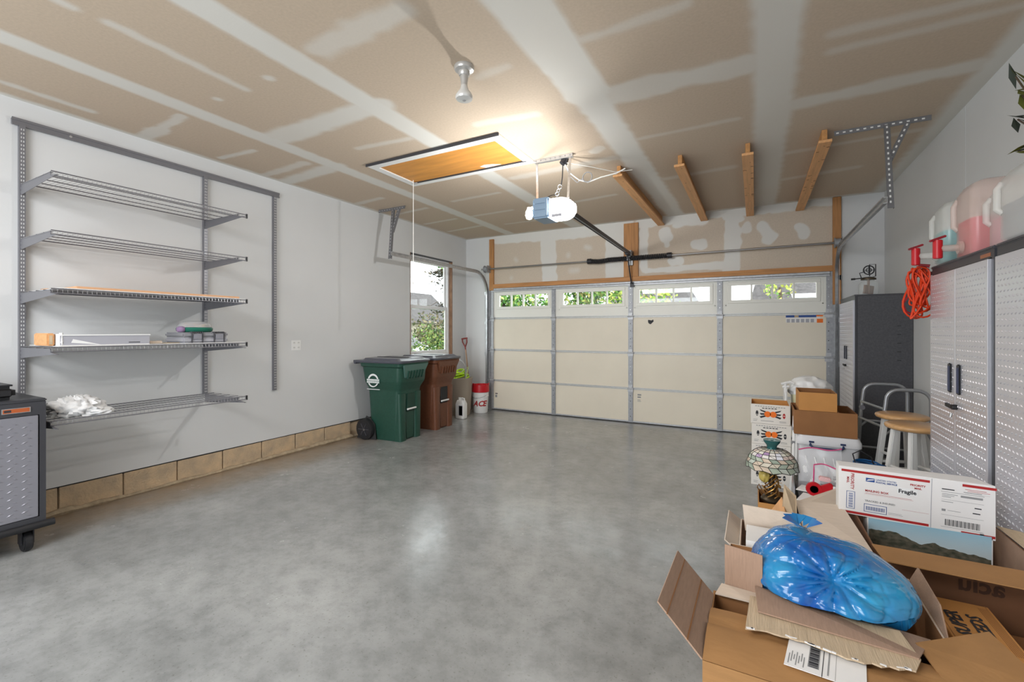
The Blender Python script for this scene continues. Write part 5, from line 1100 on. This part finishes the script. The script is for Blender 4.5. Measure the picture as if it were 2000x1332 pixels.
for lay, (k1, colr) in enumerate(((1, (.055, .065, .045)), (.72, (.10, .10, .07)), (.45, (.03, .045, .025)))):
    for i in range(n):
        u0, u1 = i/n, (i+1)/n; za = .49+(top(u0)-.49)*k1+.006*math.sin(60*u0+lay)*(lay > 0); zb2 = .49+(top(u1)-.49)*k1+.006*math.sin(60*u1+lay)*(lay > 0)
        x0 = px0+.006+(px1-px0-.012)*u0; x1 = px0+.006+(px1-px0-.012)*u1; rr2 = .7+.6*abs(math.sin(i*2.3+lay*1.7))
        g.prism([(x0, py-.001-lay*.0005, .40), (x1, py-.001-lay*.0005, .40), (x1, py-.001-lay*.0005, zb2), (x0, py-.001-lay*.0005, za)], (0, -.0004, 0))
g.build('mountain_print', M['mount'], pb)
MB().box(px0+.01, px1-.01, 2.34, 2.60, .007, .2995).build('packing', M['cardd'], E_)
# mailing box
ub = thing('mailing_box', 'large flat white mailing box with red stripes leaning at the lockers', 'box', (.58, 2.45, .6), 0)
ux0, ux1, uz0, uz1, uy = .325, .823, .5965, .795, 2.425
tl = (uz0-.5775)
v8 = [(ux0, uy, .588+.009), (ux1, uy, .578+.019), (ux1, uy+.075, .597), (ux0, uy+.075, .597)]
UX = V((1, 0, -.02)).normalized()
b_ = MB(); P = lambda x, y, z: (x, y, z-.022*(x-ux0))
b_.add([P(ux0, uy, .600), P(ux1, uy, .592), P(ux1, uy+.075, .592), P(ux0, uy+.075, .600), P(ux0, uy, .805), P(ux1, uy, .805), P(ux1-.045, uy+.075, .812), P(ux0, uy+.075, .808)], [(0, 1, 2, 3), (4, 5, 6, 7), (0, 1, 5, 4), (1, 2, 6, 5), (2, 3, 7, 6), (3, 0, 4, 7)])
b_.build('carton', M['cardw'], ub, bevel=.0015, seg=1)
s = Sheet((ux0, uy-.0003, .600), (1, 0, -.022), (.022, 0, 1)); W_, H_ = ux1-ux0, .202
s.rect(.006, .300, H_-.019, H_-.009, 'red').rect(.006, .300, .004, .014, 'red').rect(W_-.10, W_-.002, H_-.015, H_-.005, 'red').rect(W_-.10, W_-.002, -.001, .009, 'red')
s.rect(.305, .307, .0, H_, 'greyl', .0003)
# frames and barcodes
def fr_(u0, u1, v0, v1): s.rect(u0, u1, v0, v0+.0018, 'blueink').rect(u0, u1, v1-.0018, v1, 'blueink').rect(u0, u0+.0018, v0, v1, 'blueink').rect(u1-.0018, u1, v0, v1, 'blueink')
fr_(.026, .056, .025, .100); fr_(.088, .165, .022, .056)
for k in range(16): s.rect(.034, .049, .032+k*.0038, .032+k*.0038+.0012+.0012*(k % 3 == 0), 'blueink')
for k in range(22): s.rect(.095+k*.0029, .095+k*.0029+.001+.0008*(k % 3 == 0), .030, .046, 'blueink')
for k in range(36): s.rect(.349+k*.0029, .349+k*.0029+.001+.001*(k % 4 == 0), .022, .047, 'ink')
s.rect(.092, .122, H_-.050, H_-.034, 'blueink').poly([(.094, H_-.047), (.118, H_-.041), (.121, H_-.037), (.100, H_-.040)], 'cardw', .001)
s.rect(.092, .245, .102, .1030, 'red')
s.rect(.088, .25, .098, .0985, 'red')
s.rect(.335, .462, H_-.046, H_-.0445, 'inkg').rect(.337, .375, H_-.037, H_-.033, 'ink').rect(.402, .455, H_-.038, H_-.0365, 'ink').rect(.394, .458, H_-.060, H_-.052, 'inkg')
for k in range(3): s.rect(.338, .385-.01*k, H_-.055-k*.006, H_-.053-k*.006, 'inkg')
s.rect(.337, .462, H_-.077, H_-.0765, 'ink').rect(.337, .372, H_-.086, H_-.084, 'inkg').rect(.435, .455, H_-.097, H_-.093, 'ink').rect(.430, .452, H_-.118, H_-.114, 'ink').rect(.338, .350, H_-.124, H_-.115, 'inkg').rect(.356, .395, H_-.120, H_-.1185, 'inkg').rect(.337, .462, H_-.138, H_-.1375, 'ink').rect(.337, .462, .0152, .0158, 'ink').rect(.452, .464, .003, .012, 'inkg')
s.rect(W_-.092, W_-.03, H_-.026, H_-.0245, 'red').rect(W_-.085, W_-.02, H_-.032, H_-.0305, 'red').rect(W_-.092, W_-.02, H_-.041, H_-.0405, 'inkg').rect(.215, .30, .055, .0555, 'red').rect(.170, .215, .032, .033, 'inkg').rect(.170, .218, .027, .028, 'inkg')
s.rect(.198, .262, H_-.083, H_-.055, 'white', .0003); s.done(ub)
sx_, sy_ = s.x, s.y
def ut(tx, u, v_, sz, m, xd=None, yd=None, **k): text(tx, sz, M[m], s.p(u, v_)+s.n*.0008, xd or sx_, yd or sy_, ub, **k)
ut('UNITED STATES', .126, H_-.041, .0095, 'blueink'); ut('POSTAL SERVICE', .126, H_-.051, .0095, 'blueink', bold=.0002)
ut('PRIORITY', .238, H_-.041, .0115, 'red', bold=.0002); ut('MAIL', .252, H_-.053, .0105, 'red', bold=.0002)
ut('MAILING BOX', .090, H_-.093, .0125, 'red', bold=.0002); ut('Fragile', .201, H_-.077, .022, 'ink', bold=.0006)
ut('TRACKED & INSURED', .090, .066, .0105, 'inkg', bold=.0001)
ut('PRIORITY', .040, H_-.023, .0165, 'red', -sy_, sx_, bold=.0002); ut('MAIL', .026, H_-.040, .0125, 'red', -sy_, sx_, bold=.0002)

# seed cartons, in a low box
F_ = carton('cardboard_box', 'deep brown carton holding the two seed packets in the lower right corner', .485, .865, 1.47, 2.075, 0, .400, M['cardd'], M['cardd'])
S_ = thing('seed_carton', 'flat orange-brown printed seed carton lying in the lower right carton', 'box', (.6, 1.87, .4))
o_ = V((.508, 1.745, 0)); xs_, xe_, ya_, yb_ = .515, .672, 1.715, 2.035
MB().box(xs_, xe_, ya_, yb_, .415, .492).build('carton', M['cardo'], S_, bevel=.002, seg=1)
s = Sheet((xe_, ya_, .4922), (0, 1, 0), (-1, 0, 0))
s.rect(.004, .036, .03, .150, 'orange')
s.rect(.0, .32, .008, .0095, 'cardd').rect(.0, .32, .148, .1495, 'cardd')
for k in range(5): s.rect(.05, .30, .012+k*.0045, .0135+k*.0045, 'cardd')
s.done(S_)
text('SEEDS', .050, M['ink'], (.625, 1.815, .4932), (0, 1, 0), (-1, 0, 0), S_, bold=.0014, shear=.15)
text('SUPER', .050, M['ink'], (.572, 1.815, .4932), (0, 1, 0), (-1, 0, 0), S_, bold=.0014, shear=.15)
S2 = thing('seed_carton', 'narrow brown carton wedged between blue bag and printed seed carton', 'box', (.5, 1.85, .4))
MB().box(.492, .510, 1.70, 2.03, .40, .478).build('carton', M['card'], S2, bevel=.002, seg=1)
MB().box(.492, .86, 1.48, 2.07, .006, .3995).build('packing', M['cardd'], F_)
flap(F_, [(.488, 1.47, .402), (.86, 1.47, .402), (.62, 1.24, .50), (.45, 1.24, .50)], M['cardd'])
flap(A, [(.355, 1.475, .615), (.530, 1.600, .625), (.560, 1.40, .630), (.405, 1.20, .602)], M['card'])
flap(A, [(.402, 1.20, .600), (.560, 1.40, .628), (.70, 1.24, .60), (.5, 1.1, .56)], M['card'])

# ------------------------------------------------------------------ blue plastic bag
bb = thing('blue_bag', 'bulging knotted blue plastic rubbish bag on top of the open cartons', 'bag', (.2, 1.7, .6))
bm_ = mat('blue_film', (.0, .04, .36), .2, coat=.5, trans=.1, sss=0, var=.5, scale=5, col2=(.03, .36, .60), bump=.55, bscale=11); 
nu, nv = 220, 110; cx_, cy_, cz_ = .197, 1.655, .652; ax_, ay_, az_ = .200, .208, .125
rs = random.Random(5); ph = [(rs.gauss(0, 1), rs.gauss(0, 1), rs.gauss(0, 1), rs.uniform(0, 6.28)) for _ in range(18)]
kn = [V((.10, -.75, .50)).normalized(), V((-.30, -.10, .95)).normalized()]
rings = []
for j in range(nv+1):
    th = math.pi*j/nv; r_ = []
    for i in range(nu):
        a = 2*math.pi*i/nu; d = V((math.sin(th)*math.cos(a), math.sin(th)*math.sin(a), -math.cos(th)))
        f = 1.0+.05*sum(math.sin(2.6*(d.x*q[0]+d.y*q[1]+d.z*q[2])+q[3]) for q in ph[:7])/2.2
        # sharp creases: ridged low-amplitude noise
        for q in ph[7:12]: f -= .016*(1-abs(math.sin(4.5*(d.x*q[0]+d.y*q[1]+d.z*q[2])+q[3])))**6
        for w_i, (k_, nrad, dep) in enumerate(((kn[0], 13, .34), (kn[1], 9, .12))):
            c_ = max(-1, min(1, d.dot(k_))); g_ = math.acos(c_); u = k_.orthogonal().normalized(); v_ = k_.cross(u); al = math.atan2(d.dot(v_), d.dot(u))
            f -= dep*math.exp(-(g_/.30)**1.3)
            rid = abs(math.sin(nrad*.5*al+1.3*math.sin(g_*3)+w_i+.9*math.sin(al*2)))**.6
            f += (.095 if w_i == 0 else .055)*(rid-.6)*math.exp(-((g_-.38)/.42)**2)*min(1, g_*4)
        sx_2 = 1.0-.10*math.exp(-((d.x-.05)/.35)**2)       # waist
        p = V((d.x*ax_*f, d.y*ay_*f*sx_2, d.z*az_*f*sx_2))
        yaw = R(-8); p = V((p.x*math.cos(yaw)-p.y*math.sin(yaw), p.x*math.sin(yaw)+p.y*math.cos(yaw), p.z-p.x*.08))
        z_ = max(cz_+p.z, .597+.0)
        if cy_+p.y < 1.55: z_ = max(z_, .640)
        r_.append((cx_+p.x, cy_+p.y, z_))
    rings.append(r_)
MB().loft(rings).build('film', bm_, bb, smooth=80)
b_ = MB(); kp = V((cx_+.03, cy_-.085, cz_+.085)); k2 = V((cx_-.07, cy_-.02, cz_+.142))
for k in range(5):
    a = k*1.25; p = k2+V((.012*math.cos(a), .01*math.sin(a), .002)); q = k2+V((.045*math.cos(a*.5+.4), .05*abs(math.sin(a*.5+.4)), .022)); n_ = (q-p).cross(V((0, 0, 1))).normalized()
    b_.prism([p, q+n_*.02, q-n_*.02], (0, 0, .0015))
b_.build('knot_tail', bm_, bb)
# ------------------------------------------------------------------ outdoors
tag(MB().box(-60, 50, YF+.16, 70, -.3, -.1).build('ground', M['asphalt']), kind='structure')
tag(MB().box(-60, XL-.16, -20, YF+.15, -.3, -.1).box(-60, XL-.16, YF+.15, 70, -.1, -.09).build('lawn', M['grass']), kind='structure')
def tree(name, label, c, r, h, n, cols, size=.12, seed=1, trunk=True, cat='tree', squash=1.0):
    t = thing(name, label, cat, (c[0], c[1], -.1)); rs = random.Random(seed); b_ = MB()
    cl = [(rs.uniform(-1, 1)*r*.7, rs.uniform(-1, 1)*r*.7, rs.uniform(.1, 1)*h, rs.uniform(.3, .6)*r) for _ in range(26)]
    for _ in range(n):
        q = rs.choice(cl); d = V((rs.gauss(0, 1), rs.gauss(0, 1), rs.gauss(0, 1))).normalized()*q[3]*rs.uniform(.7, 1.05)
        p = V((c[0]+q[0], c[1]+q[1], max(-.05, q[2]*squash)))+d
        u = V((rs.gauss(0, 1), rs.gauss(0, 1), rs.gauss(0, 1))).normalized(); v_ = u.cross(V((rs.gauss(0, 1), rs.gauss(0, 1), rs.gauss(0, 1)))).normalized(); s_ = size*rs.uniform(.6, 1.3)
        k = rs.choice(cols); f = rs.uniform(.7, 1.35)
        b_.add([p-u*s_/2, p+v_*s_*.28, p+u*s_/2, p-v_*s_*.28], [(0, 1, 2, 3)], tuple(x*f for x in k))
    tag(b_.build('foliage', M['leaf'], t), kind='stuff')
    if trunk: MB().tube([(c[0], c[1], -.1), (c[0]+.1, c[1], h*.4), (c[0], c[1]+.1, h*.85)], .1, 8, radii=[.14, .1, .04]).build('trunk', M['bark'], t, smooth=60)
    return t
G1 = [(.05, .17, .02), (.10, .28, .04), (.03, .10, .02), (.2, .4, .07), (.35, .45, .12)]
G2 = [(.25, .42, .05), (.45, .5, .1), (.12, .25, .04), (.5, .45, .15)]
tree('leafy_tree', 'dense green leafy tree outside seen through the leftmost garage door window', (-8.3, 14.5), 1.9, 4.6, 6500, G1, .16, 1)
tree('leafy_tree', 'bright green leafy tree outside seen through the second garage door window', (-5.2, 14.2), 1.7, 4.4, 5500, G1+G2, .16, 2)
tree('young_tree', 'yellow-green young tree outside between the second and third garage door windows', (-3.0, 13.0), 1.1, 3.4, 1100, G2, .15, 3)
tree('slender_tree', 'slender yellowish tree in front of the grey roofs through the rightmost door window', (.72, 17.0), .45, 3.3, 420, G2, .15, 4)
def house(name, label, x0, x1, y0_, y1_, eave, ridge, sid, hip=0, axis='x', wins_=()):
    t = thing(name, label, 'house', ((x0+x1)/2, (y0_+y1_)/2, -.1))
    MB().box(x0+.3, x1-.3, y0_+.3, y1_-.3, -.1, eave).build('walls', sid, t)
    ym = (y0_+y1_)/2; xm = (x0+x1)/2
    if axis == 'x':
        v_ = [(x0, y0_, eave), (x1, y0_, eave), (x1, y1_, eave), (x0, y1_, eave), (x0+hip, ym, ridge), (x1-hip, ym, ridge)]
        f_ = [(0, 1, 5, 4), (2, 3, 4, 5), (1, 2, 5), (3, 0, 4), (0, 3, 2, 1)]
    else:
        v_ = [(x0, y0_, eave), (x1, y0_, eave), (x1, y1_, eave), (x0, y1_, eave), (xm, y0_+hip, ridge), (xm, y1_-hip, ridge)]
        f_ = [(0, 1, 4), (1, 2, 5, 4), (2, 3, 5), (3, 0, 4, 5), (0, 3, 2, 1)]
    MB().add(v_, f_).build('roof', M['tile'], t)
    MB().box(x0, x1, y0_-.08, y0_, eave-.22, eave+.02).build('eave_board', M['sidingw'], t)
    for (a, c_, w_, h_) in wins_:
        w1 = MB().box(a, a+w_, y0_+.22, y0_+.29, c_, c_+h_).build('window', M['sidingw'], t)
        MB().box(a+.06, a+w_-.06, y0_+.2, y0_+.22, c_+.06, c_+h_-.06).build('pane', M['charl'], w1)
    return t
house('house', 'grey shingled house across the street behind the third door window', -9.5, -3.15, 30, 38, 2.5, 7.2, M['siding'], 2.6)
house('house', 'grey roofed house with white eave through the rightmost door window', .6, 9.0, 30, 38, 3.45, 7.2, M['sidingw'], .2, wins_=[(1.55+k*.62, 2.75, .42, .5) for k in range(8)]+[(1.2, .8, .9, 1.2), (4.2, .8, .9, 1.2)])
house('house', 'darker gabled roof left of the white-eaved house through the rightmost door window', -.3, 1.75, 26, 29.5, 2.6, 5.0, M['siding'], .6, axis='x')
# left window view
tree('hedge', 'large green bush outside the left side window', (-8.9, 11.7), .95, 1.15, 4200, [(.09, .2, .03), (.18, .28, .05), (.28, .3, .06), (.05, .1, .02)], .10, 11, cat='bush')
tree('dark_shrub', 'low dark shrub outside beneath the side window', (-7.6, 9.1), .7, .6, 1500, [(.04, .07, .02), (.08, .12, .03), (.03, .04, .02)], .08, 12, trunk=False, cat='bush')
tree('distant_trees', 'brownish distant trees behind the houses through the side window', (-17.0, 22.6), 2.4, 2.0, 3000, [(.12, .1, .05), (.2, .16, .08), (.08, .1, .04)], .25, 13)
t = house('house', 'pale gabled house seen low through the left side window', -26, -20.3, 22.5, 29, 1.9, 4.3, mat('cream_siding', (.62, .55, .45), .8), 0, axis='y', wins_=[(-22.2, .6, .8, 1.0), (-24.4, .6, .8, 1.0)])
MB().prism([(-26, 22.48, 1.9), (-20.3, 22.48, 1.9), (-23.15, 22.48, 4.25)], (0, .05, 0)).build('gable', M['siding'], t)
# overhanging branches
t = thing('overhanging_branch', 'dark drooping leafy branches outside the top of the side window', 'branch', (-6.4, 8.6, 2.6))
rs = random.Random(21); b_ = MB(); lf = MB()
for k in range(30):
    z = rs.choice([rs.uniform(2.45, 2.75), rs.uniform(2.4, 2.8), rs.uniform(1.85, 2.5), rs.uniform(1.75, 1.95)]); L_ = rs.uniform(.2, .6) if z > 2.4 or z < 2.0 else rs.uniform(.1, .35)
    p = V((-6.15, 8.50, z+.1)); pts = []
    dr_ = V((-.35, -.80, 0)).normalized()
    for j in range(7):
        s_ = j/6*L_; pts.append(p+dr_*s_+V((rs.uniform(-.02, .02), rs.uniform(-.02, .02), -.15*s_+.04*math.sin(j*1.3+k))))
    b_.tube(pts, .006, 4)
    for _ in range(24):
        q = rs.choice(pts)+V((rs.uniform(-.08, .08), rs.uniform(-.08, .08), rs.uniform(-.06, .03))); u = V((rs.uniform(-1, 1), rs.uniform(-1, 1), rs.uniform(-.4, .4))).normalized(); v_ = u.cross(V((rs.gauss(0, 1), rs.gauss(0, 1), 1))).normalized()
        s_ = rs.uniform(.03, .06); lf.add([q-u*s_, q+v_*s_*.4, q+u*s_, q-v_*s_*.4], [(0, 1, 2, 3)], rs.choice([(.03, .03, .02), (.05, .045, .02), (.09, .07, .03)]))
b_.build('twig', M['bark'], t); tag(lf.build('leaf', M['leaf'], t), kind='stuff')
MB().tube([(-6.15, 8.6, -.1), (-6.1, 8.65, 1.6), (-6.0, 8.6, 3.4)], .03, 6).build('bough', M['bark'], t)
t = thing('parked_car', 'pale parked car glimpsed through the lower left of the side window', 'car', (-13.5, 14.8, -.09))
M['carw'] = mat('car_paint', (.7, .7, .72), .25, coat=.5)
MB().loft([rrect(-15.6, -11.6, 13.9, 15.6, .3, z, 5) for z in (.12, .55)]+[rrect(-15.5, -11.8, 13.95, 15.55, .35, .75, 5)]).build('body', M['carw'], t, smooth=40)
MB().loft([rrect(-15.0, -12.6, 14.0, 15.5, .35, .75, 5), rrect(-14.5, -13.2, 14.15, 15.35, .3, 1.2, 5)]).build('cabin', M['charl'], t, smooth=40)
for x in (-14.9, -12.3):
    for y in (14.0, 15.5): MB().cyl((x, y-.1, .22), (x, y+.1, .22), .31, 20).build('wheel', M['black'], t, smooth=40)
